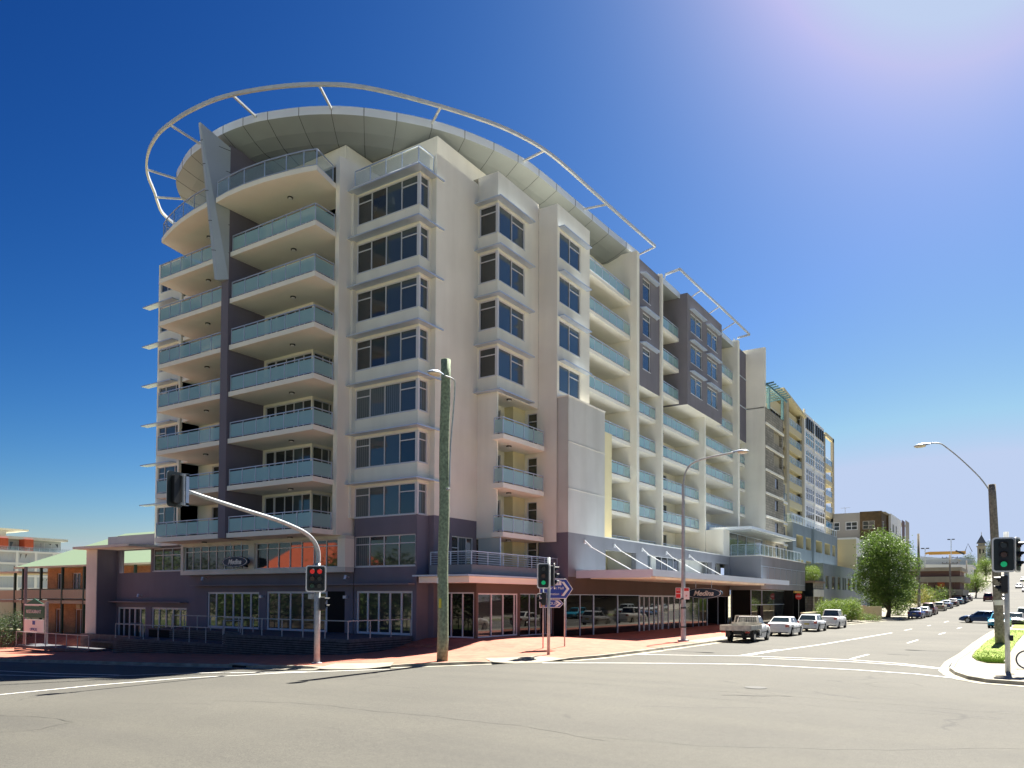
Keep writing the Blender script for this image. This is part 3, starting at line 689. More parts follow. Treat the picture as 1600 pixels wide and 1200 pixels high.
for z in (18, 15, 12, 9, 6): rb(59.38, 64.24, z, False); rb(64.61, 75.59, z); rb(76.01, 86.89, z); rb(87.61, 91.49, z, False)
for z in (27, 24, 21): rb(64.61, 69.9, z, False, True); rb(80.3, 86.89, z, False)
# narrow mauve bay between the fins
b = MB(); hp = [(60.55, 62.2, z+1.0, z+2.9) for z in (21, 24, 27)]
wall(b, 'X', -26.4, 1, 59.38, 64.24, 20.4, 31.2, hp, PURPL); b.poly([(-26.4, 59.38, 20.4), (-29.4, 59.38, 20.4), (-29.4, 64.24, 20.4), (-26.4, 64.24, 20.4)], SLAB)
b.box(-29.4, -26.41, 59.38, 64.24, 31.2, 31.25, PURPL)
b.build('purple_wall', BLD)
for z in (21, 24, 27):
    window(BLD, 'X', -26.4, 1, 60.55, 62.2, z+1.0, z+2.9, (), ((0, 1, z+2.4),), pane=PANE)
    shade([(-26.38, 59.9), (-25.9, 60.1), (-25.9, 63.2), (-26.38, 63.6)], z+3.05)
# mauve box with two columns of windows
b = MB(); hg = [(y0, y1, z+1.15, z+2.95) for z in (21, 24, 27) for y0, y1 in ((70.8, 74.05), (75.6, 78.85))]
wall(b, 'X', -25.9, 1, 69.92, 80.25, 20.85, 31.6, hg, PURPL); wall(b, 'Y', 69.92, -1, -29.4, -25.9, 20.85, 31.6, [], PURPL); wall(b, 'Y', 80.25, 1, -29.4, -25.9, 20.85, 31.6, [], PURPL)
b.poly([(-25.9, 69.92, 20.85), (-29.4, 69.92, 20.85), (-29.4, 80.25, 20.85), (-25.9, 80.25, 20.85)], SLAB); b.box(-29.4, -25.91, 69.93, 80.24, 31.6, 31.62, PURPL)
b.build('purple_wall', BLD)
for z in (21, 24, 27):
    for y0, y1 in ((70.8, 74.05), (75.6, 78.85)):
        window(BLD, 'X', -25.9, 1, y0, y1, z+1.15, z+2.95, (.5,), ((.5, 1, z+2.5),), pane=PANEB)
        shade([(-25.88, y0-.3), (-25.45, y0-.2), (-25.45, y1+.3), (-25.88, y1+.4)], z+3.15)
# purple slot and end wall
b = MB(); wall(b, 'X', -26.6, 1, 87.61, 91.49, 20.9, 31.6, [], PURP); b.box(-26.62, -26.55, 87.61, 91.49, 24.9, 25.0, METAL); b.box(-26.62, -26.55, 87.61, 91.49, 28.4, 28.5, METAL)
b.poly([(-26.6, 87.61, 20.9), (-29.4, 87.61, 20.9), (-29.4, 91.49, 20.9), (-26.6, 91.49, 20.9)], SLAB); b.build('purple_wall', BLD)
b = MB(); b.box(-40, -24.37, 91.5, 91.95, 6.7, 32.1, CREAM); b.box(-52, -30, 91.95, 99.5, 6.7, 31.0, CREAM); b.build('end_wall', BLD)
# ---- core
b = MB(); b.box(-53.6, -29.7, 36.6, 91.4, -2, 31.0, CREAM); b.box(-53.6, -31, 35.0, 36.6, 6.4, 27.1, CREAM)
b.box(-28.7, -25.4, 43.9, 48.2, 15.2, 28.5, DARK) ; b.build('core', BLD)
# penthouse volumes
b = MB()
wall(b, 'Y', 34.2, -1, -41.6, -35.2, 27.3, 31.0, [(-39.5, -35.35, 27.5, 30.0)], CREAM); wall(b, 'X', -35.2, 1, 34.2, 40, 27.3, 31.0, [(34.35, 39, 27.5, 30.0)], CREAM)
wall(b, 'Y', 40, -1, -35.2, -30.1, 27.3, 31.0, [], CREAM); wall(b, 'X', -30.1, 1, 40, 48.4, 27.3, 31.0, [(42, 45.6, 28.8, 30.0)], CREAM)
b.build('wall', BLD)
window(BLD, 'Y', 34.2, -1, -39.5, -35.35, 27.5, 30.0, (.5,), (), pane=PANE, sill=False); window(BLD, 'X', -35.2, 1, 34.35, 39, 27.5, 30.0, (.5,), (), pane=PANE, sill=False)
window(BLD, 'X', -30.1, 1, 42, 45.6, 28.8, 30.0, (.5,), (), pane=PANE, sill=False)
c = MB(); c.box(-35.36, -35.18, 34.18, 34.36, 27.5, 30.0, WHITE); c.build('corner_post', BLD)

# ---- curved roof
rimraw = [(-52.95, 35.5), (-52.6, 34.2), (-50.92, 32.61), (-49.12, 31.81), (-47.23, 31.17), (-45.59, 30.91), (-43.6, 30.72), (-42.15, 30.75), (-40.68, 30.95), (-39.21, 31.33), (-36.56, 32.43), (-34.31, 33.92), (-32.4, 35.85), (-30.6, 38.3), (-29.3, 41.1), (-28.45, 43.9), (-28.15, 46.2), (-27.95, 51.28), (-27.8, 56.7), (-27.5, 62.3)]
rim = [(x*.977, y*.977) for x, y in rimraw]
def crm(P, n=6):
    out = []
    for i in range(len(P)-1):
        p0, p1, p2, p3 = P[max(0, i-1)], P[i], P[i+1], P[min(len(P)-1, i+2)]
        for k in range(n):
            t = k/n
            out.append(tuple(.5*((2*p1[j])+(-p0[j]+p2[j])*t+(2*p0[j]-5*p1[j]+4*p2[j]-p3[j])*t*t+(-p0[j]+3*p1[j]-3*p2[j]+p3[j])*t**3) for j in range(len(p1))))
    out.append(P[-1]); return out
RIM = crm(rim, 4)
def offs(P, d):
    out = []
    for k in range(len(P)):
        q0 = P[max(0, k-1)]; q1 = P[min(len(P)-1, k+1)]; t = Vector((q1[0]-q0[0], q1[1]-q0[1])).normalized(); out.append((P[k][0]-t.y*d, P[k][1]+t.x*d))
    return out
I1 = offs(RIM, 1.0); I2 = offs(RIM, 1.9)
back = [(-31.0, 60.7), (-31.0, 48), (-36, 42), (-45, 40), (-51.7, 40)]
roof = MB()
n = len(RIM)
roof.poly([(x, y, 32.28) for x, y in RIM]+[(x, y, 32.28) for x, y in back], METAL)
RO = roof.build('roof', BLD)
fa = MB(); so_ = MB()
for k in range(n-1):
    a, c_ = RIM[k], RIM[k+1]
    fa.poly([(a[0], a[1], 31.78), (c_[0], c_[1], 31.78), (c_[0], c_[1], 32.3), (a[0], a[1], 32.3)], FASC)
    so_.poly([(I1[k][0], I1[k][1], 31.32), (I1[k+1][0], I1[k+1][1], 31.32), (c_[0], c_[1], 31.78), (a[0], a[1], 31.78)], SOFF)
    so_.poly([(I2[k][0], I2[k][1], 31.05), (I2[k+1][0], I2[k+1][1], 31.05), (I1[k+1][0], I1[k+1][1], 31.32), (I1[k][0], I1[k][1], 31.32)], SOFF)
so_.poly([(x, y, 31.05) for x, y in reversed(back)]+[(x, y, 31.05) for x, y in reversed(I2)], SOFF)
s_o = so_.build('soffit', RO)
for p_ in (s_o.data,): p_.flip_normals() if p_.polygons[0].normal.z > 0 else None
L_ = 0; last = -9
I3 = offs(RIM, 5.5)
for k in range(n-1):
    L_ += math.dist(RIM[k], RIM[k+1])
    if L_-last >= 1.75:
        last = L_; a, i1, i2, i3 = RIM[k], I1[k], I2[k], I3[k]
        fa.bar((a[0], a[1], 31.77), (a[0], a[1], 32.31), .03, .03, JOINT) if False else fa.box(a[0]-.014, a[0]+.014, a[1]-.014, a[1]+.014, 31.78, 32.3, JOINT)
        fa.bar((a[0], a[1], 31.775), (i1[0], i1[1], 31.315), .022, .012, JOINT); fa.bar((i1[0], i1[1], 31.315), (i2[0], i2[1], 31.045), .022, .012, JOINT); fa.bar((i2[0], i2[1], 31.045), (i3[0], i3[1], 31.045), .035, .012, JOINT)
fa.build('fascia', RO)
# far roof slabs behind the second frame
b = MB(); b.box(-31.5, -26.7, 64.62, 69.9, 31.25, 31.7, SOFF); b.box(-26.7, -26.62, 64.62, 69.9, 31.2, 31.72, FASC)
b.box(-31.5, -26.7, 80.3, 86.88, 31.25, 31.7, SOFF); b.box(-26.7, -26.62, 80.3, 86.88, 31.2, 31.72, FASC); b.box(-50, -31.5, 62, 91, 31.0, 31.6, METAL)
b.build('roof', BLD)
# ---- hoop frames
ringraw = [(-58.4, 40.0), (-57.9, 37.6), (-56.9, 35.4), (-55.6, 34.1), (-54.34, 33.04), (-52.3, 31.22), (-49.97, 29.86), (-47.55, 29.01), (-45.63, 28.71), (-43.15, 28.62), (-40.3, 28.92), (-37.16, 29.95), (-34.52, 31.30), (-32.46, 32.95), (-30.5, 35.6), (-28.55, 38.85), (-27.28, 41.7), (-26.5, 45.27), (-26.28, 51.08), (-26.1, 56.37), (-25.87, 61.99)]
RG = crm([(x*.977, y*.977) for x, y in ringraw], 5)
b = MB(); P = [(x, y, 32.3) for x, y in RG]
i0 = None
for k, (x, y) in enumerate(RG):
    q0 = RG[max(0, k-1)]; q1 = RG[min(len(RG)-1, k+1)]; t = Vector((q1[0]-q0[0], q1[1]-q0[1])).normalized(); nx, ny = -t.y*.075, t.x*.075
    i = len(b.v); b.v += [(x-nx, y-ny, 32.2), (x+nx, y+ny, 32.2), (x+nx, y+ny, 32.4), (x-nx, y-ny, 32.4)]
    if i0 is not None:
        for j in range(4): b.f.append((i0+j, i0+(j+1) % 4, i+(j+1) % 4, i+j)); b.m.append(b.mi(RING))
    i0 = i
H = b.build('roof_hoop', BLD)
def nearest(P, q): return min(P, key=lambda p: math.dist(p, q))
for q in [(-53.2, 33.4), (-50.8, 30.4), (-44.4, 27.95), (-38.9, 28.5), (-33.7, 30.5), (-29.0, 35.9), (-26.0, 43.2), (-25.6, 51.5), (-25.35, 60.3)]:
    g_ = nearest(RG, q); r_ = nearest(RIM, g_)
    if q[0] < -53: r_ = (-51.4, 34.2)
    s = MB(); s.bar((g_[0], g_[1], 32.26), (r_[0], r_[1], 32.1), .12, .12, RING); s.build('strut', H)
b = MB()
fr = [(-26.7, 66.4), (-25.15, 66.0), (-25.1, 71.5), (-24.95, 77), (-24.8, 86.8), (-26.3, 87.2)]
for a, c_ in zip(fr, fr[1:]): b.bar((a[0], a[1], 32.3), (c_[0], c_[1], 32.3), .14, .2, RING)
H2 = b.build('roof_hoop', BLD)
for y in (71.9, 77.1, 82.4):
    s = MB(); s.bar((-25.05, y-.3, 32.3), (-26.7, y, 31.7), .1, .1, RING); s.build('strut', H2)
for y in (66.4, 87.2):
    s = MB(); s.bar((-26.7, y, 32.3), (-26.9, y, 31.5), .1, .1, RING); s.build('strut', H2)
# ---- tapered metal blade on the purple wall
b = MB(); A_ = (-42.45, 28.65, 31.95); B_ = (-42.12, 28.55, 31.85); C_ = (-41.66, 30.44, 31.0); D_ = (-42.45, 30.44, 31.4); A2 = (-42.42, 29.95, 22.5); B2 = (-42.1, 29.95, 22.4); C2 = (-41.66, 30.44, 22.5); D2 = (-42.42, 30.44, 22.5)
for q in ((A_, A2, B2, B_), (B_, B2, C2, C_), (A_, B_, C_, D_), (D_, D2, A2, A_), (A2, D2, C2, B2), (C_, C2, D2, D_)): b.poly(q, PANEL)
for z in (24.2, 26.0, 27.8, 29.4, 30.8):
    t_ = (z-22.4)/9.45; P1 = Vector(B2).lerp(Vector(B_), t_); P0 = Vector(A2).lerp(Vector(A_), t_); Q = Vector((-41.66, 30.44, z))
    b.bar(P1+Vector((.008, -.008, 0)), Q+Vector((.008, 0, 0)), .012, .035, JOINT); b.bar(P0+Vector((0, -.01, 0)), P1+Vector((0, -.01, 0)), .012, .035, JOINT)
b.build('roof_blade', BLD)
# ================================================================ podium, left street side
b = MB()
LH = [(-47.8, -42.2, .1, 2.6), (-41.45, -34.2, .1, 2.64)]
wall(b, 'Y', 33.55, -1, -49.9, -33.5, -2, 6.02, LH+[(-49.6, -33.6, 4.0, 5.95)], PURP, .2)
wall(b, 'Y', 33.55, -1, -59.4, -49.9, -2.6, 7.0, [(-59.1, -54.8, 4.09, 5.85), (-54.48, -50.17, 4.17, 5.87), (-59.2, -55.4, -1.1, 1.42), (-54.6, -50.2, -1.1, 1.44)], PURP, .25)
wall(b, 'Y', 33.95, 1, -59.4, -53.8, -2.6, 7.0, [(-59.1, -54.8, 4.09, 5.85)], PURP, .12)
b.box(-59.4, -53.8, 33.56, 33.94, 7.0, 7.03, PURP); b.box(-60.8, -59.4, 33.55, 33.95, 5.9, 7.0, PURP); b.box(-59.4, -59.42, 32.0, 33.55, -2.6, 5.9, PURP)
b.build('podium_wall', BLD)
b = MB(); b.box(-60.95, -59.43, 31.95, 33.5, -2.6, 5.88, GREYW); b.build('blade_wall', BLD)
b = MB(); b.prism([(-61.2, 31.0), (-53.4, 31.0), (-53.4, 33.54), (-61.2, 33.54)], 5.9, 6.08, GREYW); b.build('awning', BLD)
# black fixed panel and the four sets of folding doors
def folddoor(y, x0, x1, z0, z1, n, name='folding_door', panes=None):
    window(BLD, 'Y', y, -1, x0, x1, z0, z1, tuple(k/n for k in range(1, n)), (), panes=panes or [PANE], name=name, sill=False, fw=.13, inset=.12)
folddoor(33.55, -47.8, -42.2, .1, 2.6, 6); folddoor(33.55, -41.45, -35.8, .1, 2.64, 5, panes=[PANE])
b = MB(); b.box(-35.8, -34.2, 33.65, 33.72, .1, 2.64, DARK); b.build('open_doorway', BLD)
folddoor(33.6, -33.3, -28.85, .10, 2.66, 5)
folddoor(33.55, -54.6, -50.2, -1.1, 1.44, 5); folddoor(33.55, -59.2, -55.4, -1.1, 1.42, 5, panes=[PANE])
window(BLD, 'Y', 33.55, -1, -54.48, -50.17, 4.17, 5.87, (.27, .54, .8), ((0, 1, 5.35),), pane=PANE)
# projecting cream window band
b = MB(); y0 = 32.75
b.box(-49.8, -33.4, y0, 33.5, 3.79, 4.1, GREYW); b.box(-49.8, -33.4, y0, 33.5, 5.8, 6.0, GREYW)
b.box(-49.8, -49.5, y0, 33.5, 4.1, 5.8, GREYW); b.box(-34.05, -33.4, y0, 33.5, 4.1, 5.8, CREAM); b.box(-42.35, -41.75, y0, 33.5, 4.1, 5.8, GREYW)
b.build('window_surround', BLD)
window(BLD, 'Y', y0+.1, -1, -49.48, -42.37, 4.1, 5.8, tuple(k/8 for k in range(1, 8)), ((0, 1, 5.4),), pane=PANE, sill=False)
window(BLD, 'Y', y0+.1, -1, -41.73, -34.07, 4.1, 5.8, tuple(k/7 for k in range(1, 7)), ((0, 1, 5.4),), pane=PANE, sill=False)
b = MB(); b.box(-49.0, -28.6, 32.95, 33.5, 3.02, 3.1, PURPL); b.build('awning', BLD)
b = MB(); b.box(-59.9, -50.0, 32.9, 33.5, 1.8, 1.88, PURPL); b.build('awning', BLD)
for x, z, y in ((-47.7, 3.55, 33.4), (-33.7, 3.5, 33.4), (-55.6, 2.35, 33.4)):
    s = MB(); s.tube([(x, y, z), (x, y-.35, z+.05)], .03, METAL); s.tube([(x, y-.3, z+.1), (x, y-.36, z-.14)], .09, METAL, 10); s.build('wall_floodlight', BLD)
for x in (-41.8, -34.0):
    s = MB(); s.box(x-.12, x+.12, 33.3, 33.5, 2.2, 2.38, METAL); s.build('wall_light', BLD)
# ---- timber terrace with slatted skirt and railings
DK = empty('terrace_deck', (-40, 30, 0), 'dark slatted terrace deck with grey tube railings in front of the purple ground floor', 'deck')
b = MB(); b.box(-38.95, -28.72, 28.45, 33.5, 0, .1, TIMBER); b.box(-50, -38.95, 30.5, 33.5, 0, .1, TIMBER); b.box(-59.3, -50, 31.0, 33.5, -1.2, -1.06, TIMBER); b.box(-50.55, -38.95, 28.45, 30.5, -.62, -.52, TIMBER)
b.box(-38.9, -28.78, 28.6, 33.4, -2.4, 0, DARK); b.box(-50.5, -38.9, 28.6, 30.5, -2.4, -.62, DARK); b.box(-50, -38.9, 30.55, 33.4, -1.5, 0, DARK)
b.build('deck_boards', DK)
b = MB(); z = -2.2
while z < .02:
    h = .085
    if z < -.62: b.box(-50.6, -28.72, 28.40, 28.44, z, z+h, TIMBER)
    else: b.box(-39.0, -28.72, 28.40, 28.44, z, z+h, TIMBER)
    b.box(-28.74, -28.70, 28.44, 33.5, z+.0, z+h, TIMBER); b.box(-50.6, -50.56, 28.44, 33.0, z, z+h, TIMBER) if z < -.62 else b.box(-47.5, -39, 30.50, 30.54, z, z+h, TIMBER)
    z += .125
b.build('slat_skirt', DK)
balustrade(DK, [(-28.8, 33.4), (-28.8, 28.5), (-38.95, 28.5)], .08, None, 1.6, glass=False, top=.95, railm=GALV)
balustrade(DK, [(-39.0, 30.6), (-47.4, 30.6)], .1, None, 1.4, glass=False, top=.9, railm=GALV)
balustrade(DK, [(-39.05, 28.5), (-50.5, 28.5), (-50.5, 30.4)], -.55, None, 1.75, glass=False, top=.95, railm=GALV)
balustrade(DK, [(-39.1, 28.55), (-38.9, 29.6)], -.1, None, 1.75, glass=False, top=.95, railm=GALV)
DK2 = empty('access_ramp', (-60, 29, -1), 'low dark slatted ramp with thin railings in front of the brick house', 'ramp')
b = MB(); b.box(-64.4, -53.8, 28.45, 30.3, -1.68, -1.5, TIMBER)
z = -2.45
while z < -1.62: b.box(-64.4, -53.8, 28.4, 28.44, z, z+.085, TIMBER); b.box(-53.8, -53.76, 28.44, 33, z, z+.085, TIMBER); z += .125
b.box(-53.8, -50.65, 29.4, 33.2, -1.75, -1.6, TIMBER); b.box(-60.9, -50.7, 31.6, 31.66, -1.6, -.62, TIMBER)
b.build('deck_boards', DK2)
balustrade(DK2, [(-64.3, 28.5), (-53.85, 28.5)], lambda x, y: -1.50, None, 1.6, glass=False, top=1.0, railm=GALV)
# ================================================================ podium, right street side
b = MB()
# corner shop: front wall faces -Y, side faces +X
wall(b, 'Y', 35.15, -1, -28.15, -25.45, -.6, 3.6, [(-28.1, -25.62, -.02, 2.6)], BROWNR, .12)
wall(b, 'X', -25.45, 1, 35.15, 43.9, -.6, 3.6, [(35.32, 39.5, 0.0, 2.55), (39.75, 43.7, -.05, 2.55)], BROWNR, .12)
b.box(-28.15, -25.46, 35.16, 43.9, 3.45, 3.62, BROWNR)
b.build('shop_wall', BLD)
window(BLD, 'Y', 35.15, -1, -28.1, -25.62, -.02, 2.6, (.33, .66), (), pane=DARKG, name='shop_window', sill=False, fw=.08)
window(BLD, 'X', -25.45, 1, 35.32, 39.5, 0, 2.55, (.34, .63, .92), (), panes=[PANE, PANE, DARKG], name='shop_window', sill=False, fw=.08)
window(BLD, 'X', -25.45, 1, 39.75, 43.7, -.05, 2.55, (.3, .5, .8), (), pane=DARKG, fm=METAL, name='shop_window', sill=False, fw=.04)
b = MB(); b.box(-28.1, -25.1, 34.2, 34.4, 3.5, 4.15, PODG); b.box(-25.3, -25.1, 34.4, 43.9, 3.5, 4.15, PODG); b.build('terrace_parapet', BLD)
balustrade(BLD, [(-28.1, 34.3), (-25.2, 34.3), (-25.2, 43.85)], 4.12, None, 1.5, glass=False, top=.75, bars=5)
b = MB(); b.prism([(-28.5, 33.15), (-24.55, 33.15), (-24.55, 43.8), (-25.4, 43.8), (-25.4, 34.3), (-28.5, 34.3)], 3.47, 3.56, METAL)
b.prism([(-28.3, 33.5), (-24.75, 33.5), (-24.75, 43.8), (-25.4, 43.8), (-25.4, 35.1), (-28.3, 35.1)], 3.12, 3.46, SLAB); b.build('awning', BLD)
b = MB(); b.box(-27.75, -26.15, 38.5, 38.56, 3.9, 5.95, mat('frosted_screen', (.42, .47, .45), .3)); b.box(-26.15, -26.1, 38.48, 38.58, 3.7, 6.0, METAL); b.build('privacy_screen', BLD)
# wall above the street canopy
b = MB()
wall(b, 'Y', 43.9, -1, -26.64, -24.4, 2.5, 6.1, [], PURP); 
b.poly([(-26.64, 43.9, 6.1), (-24.4, 43.9, 6.1), (-24.4, 43.9, 6.62), (-26.64, 43.9, 6.62)], PURP)
wall(b, 'X', -24.4, 1, 43.9, 78.0, 3.7, 6.62, [(49.4, 54.7, 4.0, 5.8), (56.9, 72.4, 4.0, 5.8), (73.4, 77.4, 4.0, 5.8)], PODG, .4)
b.box(-24.8, -24.38, 49.3, 78.0, 6.62, 6.70, SLAB)
b.build('podium_wall', BLD)
b = MB(); wall(b, 'X', -24.4, 1, 43.9, 78.0, 2.55, 3.7, [], BROWNR); b.poly([(-24.4, 43.9, 2.55), (-24.6, 43.9, 2.55), (-24.6, 78, 2.55), (-24.4, 78, 2.55)], BROWNR)
b.box(-26.7, -24.6, 43.95, 78, 2.55, 3.9, BROWNR); b.build('shop_wall', BLD)
b = MB(); b.box(-29.4, -24.8, 49.3, 78, 6.2, 6.6, SLAB); wall(b, 'X', -27.2, 1, 44, 56, 3.9, 6.2, [], CREAMY); wall(b, 'X', -25.4, 1, 56, 78, 3.9, 6.2, [(57.5, 60, 3.95, 5.9), (61, 66.5, 3.95, 5.9), (74, 77, 3.95, 5.9)], GREYW)
b.box(-27.2, -25.0, 55.4, 56.0, 3.9, 6.2, CREAM); b.build('wall', BLD)
window(BLD, 'X', -25.4, 1, 57.5, 60, 3.95, 5.9, (.5,), (), panes=[PANE, CURT], sill=False); window(BLD, 'X', -25.4, 1, 61, 66.5, 3.95, 5.9, (.25, .5, .75), (), panes=[PANE, PANE, CURT], sill=False); window(BLD, 'X', -25.4, 1, 74, 77, 3.95, 5.9, (.5,), (), pane=PANE, sill=False)
# ground floor glazing under the canopy
gl = [(43.95, 47.9, DARKG, (.5,)), (47.9, 51.8, BLACK, ()), (51.8, 55.7, DARKG, ()), (55.7, 60.4, PANE, (.2, .42, .64, .82)), (60.5, 65.7, PANE, (.25, .5, .75)), (65.7, 71.6, BLACK, (.35, .6, .8)), (71.6, 78.0, DARKG, (.5,))]
for y0, y1, m, vs in gl:
    window(BLD, 'X', -24.45, 1, y0, y1, -.5, 2.55, vs, (), pane=m, fm=METAL if m in (DARKG, BLACK) else WHITE, name='shop_window', sill=False, fw=.05 if m in (DARKG, BLACK) else .12, inset=.16)
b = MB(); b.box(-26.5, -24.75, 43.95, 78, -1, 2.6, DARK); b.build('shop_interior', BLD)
# street canopy with tie rods
CN = MB(); CN.prism([(-24.38, 45.0), (-18.95, 45.0), (-18.95, 79.8), (-21.2, 79.8), (-21.2, 77.98), (-24.38, 77.98)], 3.95, 4.12, METAL)
CN.box(-19.1, -18.93, 44.98, 79.82, 3.70, 4.14, FASC); CN.box(-24.38, -19.1, 44.96, 45.1, 3.62, 4.14, FASC); CN.box(-21.2, -19.1, 79.68, 79.82, 3.75, 4.14, FASC)
CN.box(-24.37, -19.1, 45.1, 77.9, 3.80, 3.94, CREAM)
for y in (52, 59, 66, 73): CN.box(-24.3, -19.12, y, y+.03, 3.785, 3.80, JOINT)
CN.prism([(-24.35, 47), (-20.4, 49), (-20.4, 76), (-24.35, 76)], 3.62, 3.79, CREAM)
CNo = CN.build('street_canopy', BLD)
for ya, yb in ((46.2, 44.9+.6), (50.8, 49.6), (55.8, 54.4), (60.8, 59.4), (66.2, 64.6)):
    s = MB(); s.tube([(-24.35, ya, 6.15), (-23.85, ya-.05, 5.72)], .05, WHITEP); s.tube([(-23.9, ya-.05, 5.76), (-20.6, yb, 4.12)], .028, WHITEP); s.box(-24.4, -24.33, ya-.09, ya+.09, 5.98, 6.26, WHITEP); s.build('tie_rod', CNo)
# projecting block with garage
b = MB()
wall(b, 'Y', 78.0, -1, -24.4, -21.24, 3.2, 6.62, [], PODG)
wall(b, 'X', -21.24, 1, 78.0, 97.4, 3.3, 6.62, [], PODG)
b.box(-24.4, -21.25, 78.01, 99, 6.60, 6.64, PODG); b.box(-24.3, -21.2, 77.96, 97.44, 6.64, 6.70, SLAB); b.poly([(-21.24, 78, 3.3), (-24.4, 78, 3.3), (-24.4, 97.4, 3.3), (-21.24, 97.4, 3.3)], PODG)
for z in (5.6, 3.95): b.box(-21.24, -21.215, 78.02, 97.4, z, z+.04, METAL)
for k in range(7): b.box(-21.24, -21.215, 78.3+k*2.45, 78.34+k*2.45, 3.95, 5.6, METAL)
b.build('podium_wall', BLD)
LOUV = stripes('grey_louvre', (.21, .21, .22), (.28, .28, .29), 9, 'Z', width=.5)
b = MB()
for k in range(7): b.box(-21.239, -21.225, 78.45+k*2.45, 80.6+k*2.45 if k < 6 else 95.2, 4.08, 5.5, LOUV)
b.build('louvre_panel', BLD)
window(BLD, 'Y', 78.1, -1, -24.3, -22.3, -.5, 3.25, (), (), pane=DARKG, fm=METAL, name='shop_window', sill=False, fw=.05)
window(BLD, 'X', -22.2, 1, 78.1, 91.5, -.5, 3.25, (.3,), ((0, 1, 1.7),), panes=[PANE], fm=METAL, name='shop_window', sill=False, fw=.06)
b = MB(); b.box(-22.21, -22.15, 81.0, 82.1, -.45, 1.6, DARK); b.build('open_doorway', BLD)
b = MB(); b.box(-24.4, -22.4, 78.2, 91.4, -.6, 3.29, DARK); b.box(-26.5, -26.4, 91.4, 97.4, -.6, 3.3, DARK); b.box(-26.5, -21.25, 91.4, 91.5, -.6, 3.3, DARK); b.box(-26.5, -21.25, 97.3, 97.4, -.6, 3.3, DARK); b.build('garage_opening', BLD)
b = MB(); b.box(-21.35, -21.2, 91.9, 95.6, 3.0, 3.25, mat('yellow_height_bar', (.55, .33, .05), .6)); b.build('height_bar', BLD)
# terrace and its flat roof
balustrade(BLD, [(-24.3, 78.1), (-21.35, 78.1), (-21.35, 95.6)], 6.66, CLEARG, 1.6, top=1.15)
b = MB(); b.prism([(-26.3, 77.3), (-21.95, 77.3), (-21.95, 96), (-26.3, 96)], 9.35, 9.62, FASC); b.box(-26.0, -22.2, 78, 95, 9.20, 9.349, SOFF); b.build('terrace_roof', BLD)
b = MB(); b.box(-26.74, -24.42, 76.02, 78, 6.7, 9.3, CREAM); b.build('wall', BLD)
window(BLD, 'X', -24.5, 1, 78.2, 90.8, 6.7, 9.2, (.25, .5, .75), (), panes=[PANEB, PANE], sill=False, fm=METAL)
# ---- oval signs
def text_mesh(s, size, extrude=.01, shear=0, m=None, align='CENTER', bold=0):
    cu = bpy.data.curves.new('txt', 'FONT'); cu.body = s; cu.size = size; cu.extrude = extrude; cu.shear = shear; cu.align_x = align; cu.align_y = 'CENTER'; cu.offset = bold
    o = bpy.data.objects.new('txt', cu); sc.collection.objects.link(o); dg = bpy.context.evaluated_depsgraph_get()
    me = bpy.data.meshes.new_from_object(o.evaluated_get(dg)); bpy.data.objects.remove(o); bpy.data.curves.remove(cu)
    me.materials.clear(); me.materials.append(m or WHITEP); return me
def put_text(name, s, size, loc, rot, m, parent=None, shear=0, align='CENTER', bold=0, extrude=.008):
    me = text_mesh(s, size, extrude, shear, m, align, bold); o = bpy.data.objects.new(name, me); sc.collection.objects.link(o)
    o.rotation_euler = rot; o.location = Vector(loc)-(top_loc(parent) if parent else Vector((0, 0, 0))); o.parent = parent; return o
def oval_sign(cx, cy, cz, rx, rz, ax, label, hang):
    T = empty('hanging_sign', (cx, cy, cz), label, 'sign', 'oval signs hung from the building')
    b = MB()
    def disc(f_, t0, t1, m):
        n = 32; pts = [(rx*f_*math.cos(2*math.pi*k/n), rz*f_*math.sin(2*math.pi*k/n)) for k in range(n)]
        if ax == 'Y': b.ext([(cx+u, cy-t0, cz+v_) for u, v_ in pts], (0, t0-t1, 0), m)
        else: b.ext([(cx+t0, cy+u, cz+v_) for u, v_ in pts], (t1-t0, 0, 0), m)
    SB = mat('sign_navy', (.006, .035, .075), .6)
    disc(1, -.08, .08, SB); disc(.93, .081, .09, WHITEP); disc(.885, .091, .097, SB)
    if ax == 'Y': disc(1, -.08, -.085, SB)
    b.build('sign_board', T)
    for u in (-.42, .42):
        s = MB(); p = (cx+u*rx, cy, cz+rz*.85) if ax == 'Y' else (cx, cy+u*rx, cz+rz*.85); s.tube([p, (p[0], p[1], cz+rz+hang)], .02, METAL, 6); s.build('hanger', T)
    rot = (rad(90), 0, 0) if ax == 'Y' else (rad(90), 0, rad(90))
    put_text('lettering', 'Medina', rz*1.3, (cx, cy-.105, cz-.02) if ax == 'Y' else (cx+.105, cy, cz-.02), rot, WHITEP, T, shear=.35, bold=.012)
    return T
oval_sign(-42.9, 32.2, 4.58, 1.35, .36, 'Y', 'oval navy hanging sign in front of the first floor window band', .95)
oval_sign(-20.2, 58.0, 2.72, 1.5, .42, 'Y', 'oval navy hanging sign beneath the street canopy', .5)
